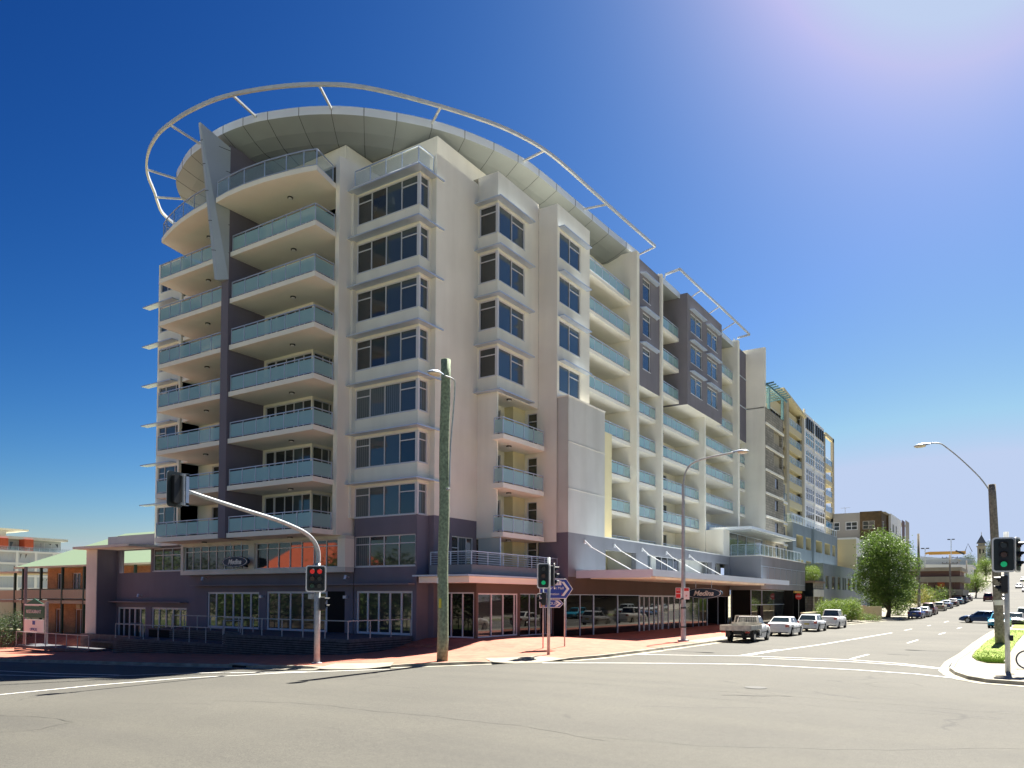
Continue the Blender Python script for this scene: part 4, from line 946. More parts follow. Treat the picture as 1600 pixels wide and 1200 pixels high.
# ================================================================ street furniture
def rrect(w_, h, r, n=5):
    pts = []
    for cx, cy, a0 in ((w_/2-r, h/2-r, 0), (-w_/2+r, h/2-r, 90), (-w_/2+r, -h/2+r, 180), (w_/2-r, -h/2+r, 270)):
        for k in range(n+1):
            a = rad(a0+90*k/n); pts.append((cx+r*math.cos(a), cy+r*math.sin(a)))
    return pts
LENS = {'red_on': mat('lens_red_lit', (.28, .006, .006), .3, emit=(1, .03, .02), estr=.08), 'red': mat('lens_red_unlit', (.05, .008, .008), .25), 'amber': mat('lens_amber_unlit', (.07, .02, .008), .25),
        'green_on': mat('lens_green_lit', (.0, .3, .12), .3, emit=(.0, .9, .35), estr=.05), 'green': mat('lens_green_unlit', (.005, .05, .03), .25), 'off': mat('lens_dark', (.01, .01, .01), .2)}
def lantern(par, pos, face, cols, name='signal_head', border=WHITEP, w_=.62, h=1.15, aspect=.30, label=None, r=.1):
    """cols: list of columns, each a list of lens keys from the top"""
    f_ = Vector((face[0], face[1], 0)).normalized(); s_ = Vector((-f_.y, f_.x, 0)); up = Vector((0, 0, 1)); c = Vector(pos)
    P = lambda u, v_, d: tuple(c+s_*u+up*v_+f_*d)
    b = MB()
    if border:
        b.ext([P(u, v_, 0) for u, v_ in rrect(w_, h, .12)], f_*.015, border)
        b.ext([P(u, v_, .016) for u, v_ in rrect(w_-.11, h-.11, .08)], f_*.006, BLKG)
        b.ext([P(u, v_, -.012) for u, v_ in rrect(w_, h, .12)], f_*.010, BLKG)
    nc = len(cols); nr = len(cols[0])
    for i, col in enumerate(cols):
        u0 = (i-(nc-1)/2)*aspect*1.0
        b.ext([P(u0+u, v_, -.17) for u, v_ in rrect(aspect*.92, aspect*nr*1.0, .05)], f_*(.20 if border else .2), BLK)
    o = b.build(name, par)
    if label: o['label'] = label
    for i, col in enumerate(cols):
        u0 = (i-(nc-1)/2)*aspect
        for j, k in enumerate(col):
            v0 = ((nr-1)/2-j)*aspect
            l = MB(); n = 16; q = [(u0+r*math.cos(2*math.pi*t/n), v0+r*math.sin(2*math.pi*t/n)) for t in range(n)]
            l.ext([P(u, v_, .03) for u, v_ in q], f_*.02, LENS[k]); l.build('lens', o)
            v = MB(); pr_ = None
            for t in range(-2, 15):
                a = math.pi*t/12; p0 = P(u0+(r+.025)*math.cos(a), v0+(r+.025)*math.sin(a), .03); p1 = P(u0+(r+.025)*math.cos(a), v0+(r+.025)*math.sin(a)-.01, .03+.22*max(.25, math.sin(max(0, min(math.pi, a)))**.5))
                if pr_: v.poly([pr_[0], p0, p1, pr_[1]], BLK)
                pr_ = (p0, p1)
            v.build('visor', o)
    return o
# ---- mast-arm signal on the left
z0 = zf(-25.37, 23.26)
T = empty('mast_arm_signal', (-25.37, 23.26, z0), 'grey mast arm traffic signal with red lights reaching over the left street', 'traffic light', None)
b = MB(); b.tube([(-25.37, 23.26, z0), (-25.37, 23.26, 1.2), (-25.37, 23.26, 3.76)], [.135, .125, .12], GALV, 14); b.tube([(-25.37, 23.26, z0), (-25.37, 23.26, z0+.05)], .22, GALV, 12); b.build('post', T, smooth=True)
arm = crm([(-25.37, 23.26, 3.7), (-25.37, 23.25, 4.27), (-25.34, 22.97, 4.72), (-25.29, 22.49, 5.0), (-25.21, 21.8, 5.2), (-25.1, 20.7, 5.43), (-24.92, 19.01, 5.66), (-24.76, 17.48, 5.88), (-24.67, 16.5, 6.04)], 3)
b = MB(); b.tube(arm, [.11-.045*k/len(arm) for k in range(len(arm))], GALV, 12); b.build('arm', T, smooth=True)
lantern(T, (-25.22, 23.02, 3.08), (.66, -.75), [['red_on', 'amber', 'green'], ['red_on', 'off', 'off']], w_=.86, h=1.16, aspect=.31)
lantern(T, (-25.72, 23.18, 3.08), (-.95, -.3), [['red', 'amber', 'green']], w_=.6, h=1.16, aspect=.31)
lantern(T, (-25.05, 23.35, 2.0), (.7, .7), [['red', 'green']], name='pedestrian_signal', border=None, aspect=.3)
lantern(T, (-24.75, 16.0, 6.07), (-1, -.12), [['red', 'amber', 'green']], w_=.66, h=1.25, aspect=.33, name='signal_head', label='overhead signal head at the end of the arm seen edge on')
b = MB(); b.tube([(-24.52, 16.2, 6.62), (-24.52, 16.2, 5.5)], .035, GALV); b.box(-24.6, -24.5, 16.12, 16.4, 5.52, 5.6, GALV); b.box(-24.6, -24.5, 16.12, 16.4, 6.55, 6.63, GALV); b.box(-24.56, -24.5, 16.28, 16.4, 5.5, 6.64, METAL); b.build('bracket', T)
b = MB(); b.box(-25.68, -25.45, 23.0, 23.12, 2.2, 2.42, GALV); b.build('junction_box', T)
# ---- green timber pole with street lamp
z0 = zf(-20.55, 26)
T = empty('timber_pole', (-20.55, 26.0, z0), 'thick green treated timber pole with a street lamp near its top', 'power pole')
b = MB(); N = 14; b.tube([(-20.62+.05*math.sin(k*1.1)*.5+.07*k/N, 26.0, z0+(12.62-z0)*k/N) for k in range(N+1)], [.24-.035*k/N+.006*math.sin(k*2.3) for k in range(N+1)], POLEW, 16); b.build('pole', T, smooth=True)
lamp = [(-20.25, 25.95, 6.9), (-20.33, 26.1, 8.8), (-20.33, 26.3, 10.5), (-20.34, 26.4, 11.5), (-20.31, 26.25, 11.78), (-20.28, 25.6, 11.78)]
b = MB(); b.tube(crm(lamp, 4), .035, GALV, 8); b.box(-20.36, -20.24, 25.85, 26.0, 6.9, 7.0, GALV); b.build('lamp_arm', T, smooth=True)
def lamp_head(par, p, d, s_=1.0):
    """cobra-head lamp: canopy on top, bowl below; d = direction it points"""
    d = Vector(d).normalized(); u = Vector((0, 0, 1)).cross(d).normalized(); up = d.cross(u); p = Vector(p)
    secs = [(-.38, .06, .05), (-.22, .09, .08), (-.1, .15, .1), (.1, .2, .12), (.3, .2, .10), (.42, .14, .07), (.47, .04, .02)]
    for nm, sg, m, sc_ in (('lamp_canopy', 1, METAL, 1), ('lamp_bowl', -1, mat('lamp_bowl', (.6, .55, .42), .25), .95)):
        b = MB(); rows = []
        ss_ = secs if sg > 0 else secs[2:]
        for x, wd, h in ss_:
            r0 = len(b.v)
            for k in range(9):
                a = math.pi*k/8; b.v.append(tuple(p+d*x*s_*sc_+u*math.cos(a)*wd*s_*sc_+up*(math.sin(a)*h*s_*sg)))
            rows.append(r0)
        for a_, c_ in zip(rows, rows[1:]):
            for k in range(8): b.f.append((a_+k, a_+k+1, c_+k+1, c_+k)); b.m.append(b.mi(m))
        b.build(nm, par, smooth=True)
lamp_head(T, (-20.22, 25.0, 11.72), (.08, -1, -.12), 1.15)
b = MB(); b.box(-20.62, -20.5, 25.74, 25.77, 1.85, 2.25, mat('yellow_tag', (.55, .5, .05), .6)); b.build('pole_tag', T); b = MB(); b.box(-20.75, -20.68, 25.75, 25.79, 2.9, 3.15, WHITEP); b.build('pole_tag', T)
# ---- kerbside signal post
z0 = zf(-18.25, 30.98)
T = empty('signal_post', (-18.25, 30.98, z0), 'slim grey signal post at the kerb showing a green light beside the blue signs', 'traffic light', None)
b = MB(); b.tube([(-18.25, 30.98, z0), (-18.25, 30.98, 4.2)], .075, GALV, 12); b.build('post', T, smooth=True)
lantern(T, (-18.42, 30.78, 3.33), (.5, -.86), [['off', 'amber', 'green_on']], w_=.6, h=1.2, aspect=.32)
lantern(T, (-18.02, 31.1, 3.33), (.9, .45), [['red', 'amber', 'green']], w_=.6, h=1.2, aspect=.32)
lantern(T, (-18.5, 30.85, 2.25), (-.9, -.35), [['red', 'green']], name='pedestrian_signal', border=None, aspect=.3)
# ---- blue direction signs on two posts
T = empty('direction_sign', (-19.9, 34.0, zf(-19.9, 34)), 'blue arrow shaped road signs on two galvanised posts behind the kerbside signal', 'road sign')
for x, y in ((-20.0, 33.4), (-19.45, 34.65)):
    b = MB(); b.tube([(x, y, zf(x, y)), (x, y, 3.3)], .035, GALV, 10); b.build('post', T, smooth=True)
dS = Vector((.62, .50, 0)).normalized()
dS = Vector((.80, .60, 0)); dS.normalize(); nS = Vector((dS.y, -dS.x, 0)); o0 = Vector((-20.32, 33.55, 0))
def sgn(u, z, d=0): p = o0+dS*u+nS*(.09+d); return (p.x, p.y, z)
def arrow(z0_, z1_, L, tip, nm, words):
    b = MB(); zm = (z0_+z1_)/2
    out = [(0, z0_), (L-tip, z0_), (L, zm), (L-tip, z1_), (0, z1_)]
    b.ext([sgn(u, z, -.004) for u, z in out], nS*.012, WHITEP)
    e = .035; b.ext([sgn(u, z, .009) for u, z in [(e, z0_+e), (L-tip-.01, z0_+e), (L-e*1.3, zm), (L-tip-.01, z1_-e), (e, z1_-e)]], nS*.004, BLUE)
    h = (z1_-z0_)*.36; w_ = .12
    b.ext([sgn(u, z, .014) for u, z in [(L-tip-w_*2.2, zm+h), (L-tip-w_*1.0, zm+h), (L-tip*.55, zm), (L-tip-w_*1.0, zm-h), (L-tip-w_*2.2, zm-h), (L-tip*.55-w_*1.2, zm)]], nS*.004, WHITEP)
    o = b.build(nm, T)
    ang = math.atan2(dS.y, dS.x)
    for s_, u, z, sz, m in words:
        put_text('lettering', s_, sz, sgn(u, z, .02), (rad(90), 0, ang), m, o, align='LEFT')
    return o
o = arrow(2.26, 3.27, 1.72, .34, 'sign_panel', [('Hunter St Mall', .12, 2.80, .19, WHITEP), ('Information', .2, 2.50, .17, WHITEP), ('i', 1.12, 2.5, .2, RED)])
b = MB(); b.ext([sgn(u, z, .014) for u, z in ((.62, 2.95), (1.12, 2.95), (1.12, 3.18), (.62, 3.18))], nS*.004, WHITEP); b.build('white_plate', o)
put_text('lettering', 'CITY', .15, sgn(.69, 3.065, .02), (rad(90), 0, math.atan2(dS.y, dS.x)), BLUE, o, align='LEFT')
o = arrow(1.80, 2.22, 1.24, .2, 'sign_panel', [('TOUR', .34, 2.01, .22, WHITEP)])
b = MB(); b.ext([sgn(u, z, .014) for u, z in ((.06, 1.85), (.27, 1.85), (.27, 2.17), (.06, 2.17))], nS*.004, mat('brown_sign_plate', (.45, .25, .12), .5)); b.build('brown_plate', o)
# ---- tall steel street light
z0 = zf(-16.63, 44.16)
T = empty('street_light', (-16.63, 44.16, z0), 'tall grey steel street light with a curved arm in front of the canopy', 'street light')
b = MB(); b.tube([(-16.63, 44.16, z0), (-16.63, 44.16, 2.2), (-16.63, 44.16, 9.2)], [.16, .13, .085], GALV, 14); b.box(-16.9, -16.36, 43.9, 44.42, z0, z0+.1, GALV)
for z in (.55, 1.7, 2.25): b.tube([(-16.63, 44.16, z), (-16.63, 44.16, z+.08)], .165, BLK, 14)
b.build('post', T, smooth=False)
b = MB(); b.tube(crm([(-16.63, 44.16, 9.15), (-16.5, 44.16, 9.85), (-16.2, 44.16, 10.3), (-15.73, 44.16, 10.53), (-14.95, 44.16, 10.68), (-13.5, 44.16, 10.82)], 4), .055, GALV, 10); b.build('lamp_arm', T, smooth=True)
lamp_head(T, (-13.2, 44.16, 10.82), (1, 0, -.05), 1.1)
b = MB(); b.box(-17.06, -16.72, 44.0, 44.03, 2.30, 2.95, WHITEP); b.box(-17.03, -16.75, 43.99, 44.0, 2.62, 2.92, RED); b.box(-17.03, -16.75, 43.99, 44.0, 2.34, 2.58, RED); b.box(-16.55, -16.2, 44.0, 44.03, 2.25, 2.95, WHITEP)
b.box(-16.52, -16.23, 43.99, 44.0, 2.75, 2.92, RED); o = b.build('parking_sign', T)
put_text('lettering', 'P', .18, (-16.375, 43.985, 2.45), (rad(90), 0, 0), RED, o); put_text('lettering', 'NO', .13, (-16.89, 43.985, 2.80), (rad(90), 0, 0), WHITEP, o)
# ---- right timber pole
z0 = zf(-.71, 53.4)
T = empty('timber_pole', (-.71, 53.4, z0), 'weathered brown timber pole leaning slightly with a long lamp arm on the right verge', 'power pole')
b = MB(); N = 12; b.tube([(-.71-.33*k/N, 53.4, z0-.1+(9.25-z0)*k/N) for k in range(N+1)], [.27-.07*k/N for k in range(N+1)], POLEG, 14); b.build('pole', T, smooth=True)
b = MB(); b.tube(crm([(-1.1, 53.4, 8.7), (-1.67, 53.4, 9.65), (-2.65, 53.4, 10.85), (-3.39, 53.4, 11.62), (-3.73, 53.4, 11.88), (-4.2, 53.4, 11.95)], 4), .04, GALV, 8); b.build('lamp_arm', T, smooth=True)
lamp_head(T, (-4.6, 53.4, 11.86), (-1, 0, -.08), 1.15)
b = MB(); b.tube([(-.77, 53.4, 2.0), (-.78, 53.4, 2.3)], .272, WHITEP, 14); b.build('pole_band', T)
# ---- right signal post
z0 = zf(-.22, 32.7)
T = empty('signal_post', (-.22, 32.7, z0), 'grey signal post on the right corner showing a green light beside the bicycle', 'traffic light', None)
b = MB(); b.tube([(-.22, 32.7, z0), (-.22, 32.7, 4.75)], .085, GALV, 12); b.build('post', T, smooth=True)
lantern(T, (-.30, 32.5, 3.92), (.1, -1), [['off', 'amber', 'green_on']], w_=.72, h=1.25, aspect=.34)
lantern(T, (.12, 32.75, 3.92), (.95, -.25), [['red', 'amber', 'green']], w_=.62, h=1.25, aspect=.34)
lantern(T, (-.38, 32.66, 2.86), (-.97, -.2), [['red', 'green']], name='pedestrian_signal', border=None, aspect=.32)
b = MB(); b.box(-.14, -.04, 32.55, 32.75, .85, 1.05, BLK); b.build('push_button_box', T)
# ---- bicycle at the edge of the frame
z0 = zf(.3, 34.5)
T = empty('bicycle', (.33, 34.5, z0), 'bicycle standing on the right corner path, only its front wheel in view', 'bicycle')
def wheel(cx, cy, cz, R_, nm='wheel'):
    b = MB(); n = 28
    b.tube([(cx+R_*math.cos(2*math.pi*k/n), cy, cz+R_*math.sin(2*math.pi*k/n)) for k in range(n+1)], .022, RUB, 8, cap=False)
    b.tube([(cx+(R_-.03)*math.cos(2*math.pi*k/n), cy, cz+(R_-.03)*math.sin(2*math.pi*k/n)) for k in range(n+1)], .012, METAL, 6, cap=False)
    for k in range(16): a = 2*math.pi*k/16; b.tube([(cx, cy+.02*(-1)**k, cz), (cx+(R_-.03)*math.cos(a), cy, cz+(R_-.03)*math.sin(a))], .003, METAL, 4)
    b.tube([(cx, cy-.05, cz), (cx, cy+.05, cz)], .025, METAL, 8); b.build(nm, T)
YEL = mat('yellow_enamel', (.65, .6, .08), .35)
wheel(.37, 34.5, z0+.35, .34); wheel(1.42, 34.5, z0+.35, .34)
b = MB()
for p, q in (((.37, .35), (.52, .85)), ((.52, .85), (.55, .95)), ((.53, .88), (1.1, .88)), ((.56, .8), (1.0, .32)), ((1.0, .32), (1.12, .95)), ((1.0, .32), (1.42, .35)), ((1.1, .85), (1.42, .35))): b.tube([(p[0], 34.5, z0+p[1]), (q[0], 34.5, z0+q[1])], .018, YEL, 8)
b.build('frame', T); b = MB(); b.tube([(.55, 34.2, z0+1.0), (.55, 34.8, z0+1.0)], .015, BLK, 8); b.build('handlebar', T); b = MB(); b.box(1.0, 1.26, 34.43, 34.57, z0+.95, z0+1.0, BLK); b.build('saddle', T)
# ---- left: heritage sign, pole
T = empty('notice_board', (-64.6, 30, -1.7), 'dark green and white notice board on two pale posts before the brick house', 'sign')
for x in (-66.3, -62.85):
    b = MB(); b.box(x-.09, x+.09, 29.9, 30.08, -2.0, 4.6 if x < -65 else 1.8, GALV if x > -65 else PURPL); b.build('post', T)
b = MB(); b.prism([(-66.1, 29.85), (-63.0, 29.85), (-63.0, 29.9), (-66.1, 29.9)], .55, 1.45, GRNS); b.ext([(-66.0, 29.86, 1.62), (-63.1, 29.86, 1.62), (-64.55, 29.86, 2.05)], (0, .05, 0), GRNS); b.box(-66.1, -63.0, 29.84, 29.9, 1.5, 1.62, WHITEP); b.build('green_panel', T)
b = MB(); b.box(-66.1, -63.0, 29.85, 29.9, -.65, .4, WHITEP); b.box(-64.75, -64.35, 29.83, 29.85, -.0, .3, BLUE); o = b.build('white_panel', T)
put_text('lettering', 'RESTAURANT', .38, (-64.55, 29.82, 1.02), (rad(90), 0, 0), WHITEP, T); put_text('lettering', 'OFFICES', .30, (-64.55, 29.82, -.38), (rad(90), 0, 0), BLUE, T)
# ---- stop sign at garage
T = empty('stop_sign', (-20.9, 92.5, zf(-20.9, 92.5)), 'small red octagonal sign at the dark garage entrance', 'road sign')
b = MB(); b.tube([(-20.9, 92.5, zf(-20.9, 92.5)), (-20.9, 92.5, 2.9)], .03, GALV, 8); b.build('post', T)
b = MB(); b.ext([(-20.9+.38*math.cos(rad(22.5+45*k)), 92.44, 2.6+.38*math.sin(rad(22.5+45*k))) for k in range(8)], (0, .03, 0), RED); o = b.build('sign_panel', T)
put_text('lettering', 'STOP', .24, (-20.9, 92.42, 2.6), (rad(90), 0, 0), WHITEP, o)

# ================================================================ vehicles
def carpaint(name, c, rough=.28, metal=.0): return mat('paint_'+name, c, rough, metal, noise=.02, nscale=2)
CGLASS = mat('car_glass', (.02, .03, .032), .04, ior=1.8)
CHROME = mat('alloy', (.5, .5, .5), .3, metal=.8); TAIL = mat('tail_lamp', (.35, .015, .01), .2); HEADL = mat('head_lamp', (.7, .72, .72), .12); PLATE = mat('number_plate', (.55, .45, .08), .5)
SPEC = {
 'sedan': dict(L=4.45, W=1.72, zs=[(-2.22, .60), (-2.18, .90), (-1.75, 1.00), (-1.1, .97), (.8, .92), (1.75, .80), (2.12, .66), (2.22, .50)], g=(-1.62, -1.05, .30, 1.05), zr=1.42, wb=(-1.28, 1.33)),
 'hatch': dict(L=4.15, W=1.70, zs=[(-2.07, .60), (-2.03, .92), (-1.7, .98), (-1.1, .96), (.7, .92), (1.6, .82), (1.98, .66), (2.07, .5)], g=(-1.98, -1.45, .25, 1.0), zr=1.45, wb=(-1.2, 1.25)),
 'wagon': dict(L=4.6, W=1.82, zs=[(-2.3, .6), (-2.27, 1.02), (-1.8, 1.05), (-1.1, 1.05), (.9, 1.02), (1.8, .95), (2.2, .8), (2.3, .55)], g=(-2.24, -1.95, .35, 1.05), zr=1.74, wb=(-1.3, 1.42)),
 'ute': dict(L=4.95, W=1.78, zs=[(-2.47, .62), (-2.45, 1.08), (-1.8, 1.10), (-.6, 1.10), (1.2, 1.10), (2.05, 1.02), (2.4, .82), (2.47, .6)], g=(-.78, -.62, .72, 1.35), zr=1.76, wb=(-1.35, 1.68)),
 'cab': dict(L=2.75, W=1.66, zs=[(-.30, .70), (-.28, 1.06), (0, 1.10), (.9, 1.08), (1.3, 1.06), (2.05, .96), (2.38, .80), (2.45, .6)], g=(-.26, -.16, .78, 1.32), zr=1.62, wb=(9, 1.6)),
}
def vehicle(name, label, cat, x, y, head, kind, paint, group=None, plate=PLATE, zoff=None):
    S = SPEC[kind]; z = zg(x, y) if zoff is None else zoff; pitch = 0
    dx, dy = math.cos(head), math.sin(head); pitch = math.atan2(zg(x+dx*1.4, y+dy*1.4)-zg(x-dx*1.4, y-dy*1.4), 2.8)
    T = empty(name, (x, y, z), label, cat, group)
    W_ = S['W']/2; xs0, xs1 = S['zs'][0][0], S['zs'][-1][0]; N = 56
    def zs(x_):
        for (a, za), (b_, zb) in zip(S['zs'], S['zs'][1:]):
            if x_ <= b_: return za+(zb-za)*(x_-a)/(b_-a)
        return S['zs'][-1][1]
    def add(b, nm, par=T, smooth=False, mods=None):
        o = b.build(nm, smooth=smooth); o.parent = par
        return o
    b = MB(); rows = []
    for k in range(N+1):
        xx = xs0+(xs1-xs0)*k/N; u = (xx-(xs0+xs1)/2)/((xs1-xs0)/2); w_ = W_*(1-.10*abs(u)**5); zb = .22+.10*max(0, abs(u)-.85)/.15*.8
        if kind == 'cab' and xx < 0: w_ = W_
        for wx in S['wb']:
            d = abs(xx-wx)
            if d < .37: zb = max(zb, .30+math.sqrt(.37**2-d*d))
        t = zs(xx); zb = min(zb, t-.12); r0 = len(b.v); rows.append(r0)
        for yy, zz in ((.93, zb), (.985, zb+(t-zb)*.35), (1.0, zb+(t-zb)*.55), (.97, t-.10 if t-.1 > zb+(t-zb)*.56 else t-.04), (.89, t-.015), (.5, t+.015), (0, t+.025)):
            b.v.append((xx, yy*w_, zz))
        for yy, zz in ((.5, t+.015), (.89, t-.015), (.97, t-.10 if t-.1 > zb+(t-zb)*.56 else t-.04), (1.0, zb+(t-zb)*.55), (.985, zb+(t-zb)*.35), (.93, zb)):
            b.v.append((xx, -yy*w_, zz))
    for a_, c_ in zip(rows, rows[1:]):
        for k in range(12): b.f.append((a_+k, a_+k+1, c_+k+1, c_+k)); b.m.append(b.mi(paint))
        b.f.append((a_+12, a_, c_, c_+12)); b.m.append(b.mi(BLK))
    b.f.append(tuple(rows[0]+k for k in reversed(range(13)))); b.m.append(b.mi(paint)); b.f.append(tuple(rows[-1]+k for k in range(13))); b.m.append(b.mi(paint))
    body = add(b, 'body', smooth=False); 
    me = body.data; me.polygons.foreach_set('use_smooth', [True]*len(me.polygons)); 
    m_ = body.modifiers.new('edges', 'EDGE_SPLIT'); m_.split_angle = rad(38)
    # greenhouse
    g0, g1, g2, g3 = S['g']; zr = S['zr']; wb_, wt = W_*.90, W_*.70
    zb0, zb3 = zs(g0)-.02, zs(g3)-.02
    lo = [(g0, -wb_, zb0), (g3, -wb_*.93, zb3), (g3, wb_*.93, zb3), (g0, wb_, zb0)]; hi = [(g1, -wt, zr-.02), (g2, -wt, zr-.02), (g2, wt, zr-.02), (g1, wt, zr-.02)]
    b = MB(); i = 0; b.v += lo+hi
    for q in ((0, 1, 5, 4), (1, 2, 6, 5), (2, 3, 7, 6), (3, 0, 4, 7), (4, 5, 6, 7)): b.f.append(q); b.m.append(b.mi(paint))
    cab = add(b, 'roof'); bm_ = cab.modifiers.new('bevel', 'BEVEL'); bm_.width = .07; bm_.segments = 3; bm_.limit_method = 'NONE'
    cab.data.polygons.foreach_set('use_smooth', [True]*5)
    def patch(A, B, C_, D, u0, u1, v0, v1, off, nm):
        A, B, C_, D = map(Vector, (A, B, C_, D)); n = (B-A).cross(D-A).normalized()*off
        f_ = lambda u, v_: tuple((A*(1-u)+B*u)*(1-v_)+(D*(1-u)+C_*u)*v_+n)
        p = MB(); p.poly([f_(u0, v0), f_(u1, v0), f_(u1-(u1-u0)*.0, v1), f_(u0, v1)], CGLASS); add(p, nm)
    patch(lo[0], lo[1], hi[1], hi[0], .07, .50, .12, .86, .008, 'side_window'); patch(lo[0], lo[1], hi[1], hi[0], .535, .93, .12, .86, .008, 'side_window')
    patch(lo[2], lo[3], hi[3], hi[2], .07, .465, .12, .86, .008, 'side_window'); patch(lo[2], lo[3], hi[3], hi[2], .50, .93, .12, .86, .008, 'side_window')
    patch(lo[1], lo[2], hi[2], hi[1], .06, .94, .08, .9, .008, 'windscreen'); patch(lo[3], lo[0], hi[0], hi[3], .06, .94, .12, .88, .008, 'rear_window')
    def whl(wx, sy):
        b = MB(); y0_ = sy*(W_-.20); y1_ = sy*(W_-.005); b.tube([(wx, y0_, .31), (wx, y1_-sy*.02, .31), (wx, y1_, .31)], [.31, .31, .28], RUB, 20)
        o = b.build('wheel'); o.parent = T
        r_ = MB(); r_.tube([(wx, y1_-sy*.01, .31), (wx, y1_+sy*.006, .31)], [.20, .19], CHROME, 16)
        for k in range(5): a = 2*math.pi*k/5; r_.box(wx+.12*math.cos(a)-.03, wx+.12*math.cos(a)+.03, y1_+sy*.004, y1_+sy*.008, .31+.12*math.sin(a)-.03, .31+.12*math.sin(a)+.03, BLK)
        q = r_.build('rim'); q.parent = o
    for wx in S['wb']:
        if wx < 5: whl(wx, 1); whl(wx, -1)
    zt = zs(xs0+.06)
    if kind != 'cab':
        for sy in (1, -1):
            b = MB(); b.box(xs0-.012, xs0+.16, sy*W_*.63, sy*W_*.925, zt-.24, zt-.06, TAIL); add(b, 'tail_light')
        b = MB(); b.box(xs0-.05, xs0+.12, -W_*.86, W_*.86, .36, .52, paint if kind != 'ute' else CHROME); add(b, 'bumper')
        b = MB(); b.box(xs0-.025, xs0+.02, -.2, .2, .60, .71, plate); add(b, 'number_plate')
    zt = zs(xs1-.1)
    for sy in (1, -1):
        b = MB(); b.box(xs1-.2, xs1-.005, sy*W_*.55, sy*W_*.88, zt-.2, zt-.05, HEADL); add(b, 'headlight')
        b = MB(); b.box(g3-.28, g3-.12, sy*(W_*.93), sy*(W_*.93+.16), zs(g3)+.02, zs(g3)+.15, BLK if kind == 'cab' else paint); add(b, 'mirror')
    b = MB(); b.box(xs1-.09, xs1+.02, -W_*.5, W_*.5, zt-.24, zt-.10, BLK); b.box(xs1-.1, xs1+.04, -W_*.84, W_*.84, .34, .46, paint); add(b, 'grille')
    for sy in (1, -1):
        b = MB()
        for xx in ((g0+g3)/2+.1, g0+.35): b.box(xx-.01, xx+.01, sy*W_*.986, sy*(W_*.986+.006), .42, zs(xx)-.12, JOINT)
        b.box(g0+.4, g3-.1, sy*W_*.99, sy*(W_*.99+.02), .55, .60, BLK); add(b, 'side_trim')
    T.rotation_euler = (0, -pitch, head)
    return T
NORTH = rad(90)
WP = carpaint('white', (.74, .74, .72)); WPD = carpaint('dusty_white', (.62, .58, .48), .5)
def headto(y0, y1): return math.atan2(y1-y0, (interp(XLK, y1)-interp(XLK, y0)))
# flat-tray truck
t = vehicle('tray_truck', 'dusty white single cab truck with flat metal tray and mesh headboard parked at the kerb', 'truck', -14.35, 49.7, NORTH, 'cab', WP, 'vehicles parked along the kerb', zoff=zg(-14.35, 49.7))
TR = mat('tray_aluminium', (.50, .47, .40), .5, metal=.2, noise=.2, nscale=4)
def sub(b, nm): o = b.build(nm); o.parent = t; return o
b = MB(); b.box(-2.75, -.42, -.95, .95, .80, .86, TR); b.box(-2.78, -2.74, -.97, .97, .74, 1.06, TR)
for sy in (1, -1): b.box(-2.74, -.42, sy*.93, sy*.97, .78, 1.06, TR)
b.box(-.46, -.40, -.95, .95, .86, 1.2, TR); sub(b, 'tray')
b = MB()
for yy in (-.8, .8): b.bar((-.43, yy, 1.1), (-.43, yy*.86, 1.62), .05, .05, TR)
b.bar((-.43, -.7, 1.62), (-.43, .7, 1.62), .05, .05, TR)
for k in range(14): yy = -.72+k*.11; b.bar((-.43, yy, 1.1), (-.43, yy+.0, 1.6), .012, .012, TR)
for k in range(5): b.bar((-.43, -.74, 1.18+k*.09), (-.43, .74, 1.18+k*.09), .012, .012, TR)
sub(b, 'headboard_mesh')
b = MB(); b.box(-2.6, 2.1, -.42, -.34, .45, .60, BLK); b.box(-2.6, 2.1, .34, .42, .45, .60, BLK); b.box(-1.6, -1.3, -.7, .7, .26, .40, BLK); b.box(-2.3, -2.0, -.3, .3, .5, .8, BLK); b.box(-.3, .2, -.8, -.5, .35, .7, BLK); sub(b, 'chassis')
for sy in (1, -1):
    b = MB(); b.tube([(-1.45, sy*.62, .34), (-1.45, sy*.82, .34)], .34, RUB, 20); o = sub(b, 'wheel'); r_ = MB(); r_.tube([(-1.45, sy*.815, .34), (-1.45, sy*.828, .34)], .18, CHROME, 14); q = r_.build('rim'); q.parent = o
    b = MB(); b.box(-1.9, -1.0, sy*.6, sy*.88, .72, .75, BLK); b.box(-1.93, -1.9, sy*.6, sy*.88, .3, .72, BLK); sub(b, 'mudguard')
    b = MB(); b.box(-2.8, -2.76, sy*.62, sy*.88, .60, .72, TAIL); sub(b, 'tail_light')
PK = 'vehicles parked along the kerb'
vehicle('parked_car', 'white sedan parked directly ahead of the flat tray truck', 'car', -14.3, 59.0, NORTH, 'sedan', WP, PK, plate=WHITEP)
vehicle('parked_car', 'silvery white rounded sedan with yellow number plate between sedan and pickup', 'car', -14.35, 68.4, NORTH, 'hatch', carpaint('pearl', (.68, .70, .72)), PK)
vehicle('parked_pickup', 'white double cab pickup parked beside the green bushes', 'pickup truck', -14.3, 76.8, NORTH, 'ute', WP, PK, plate=WHITEP)
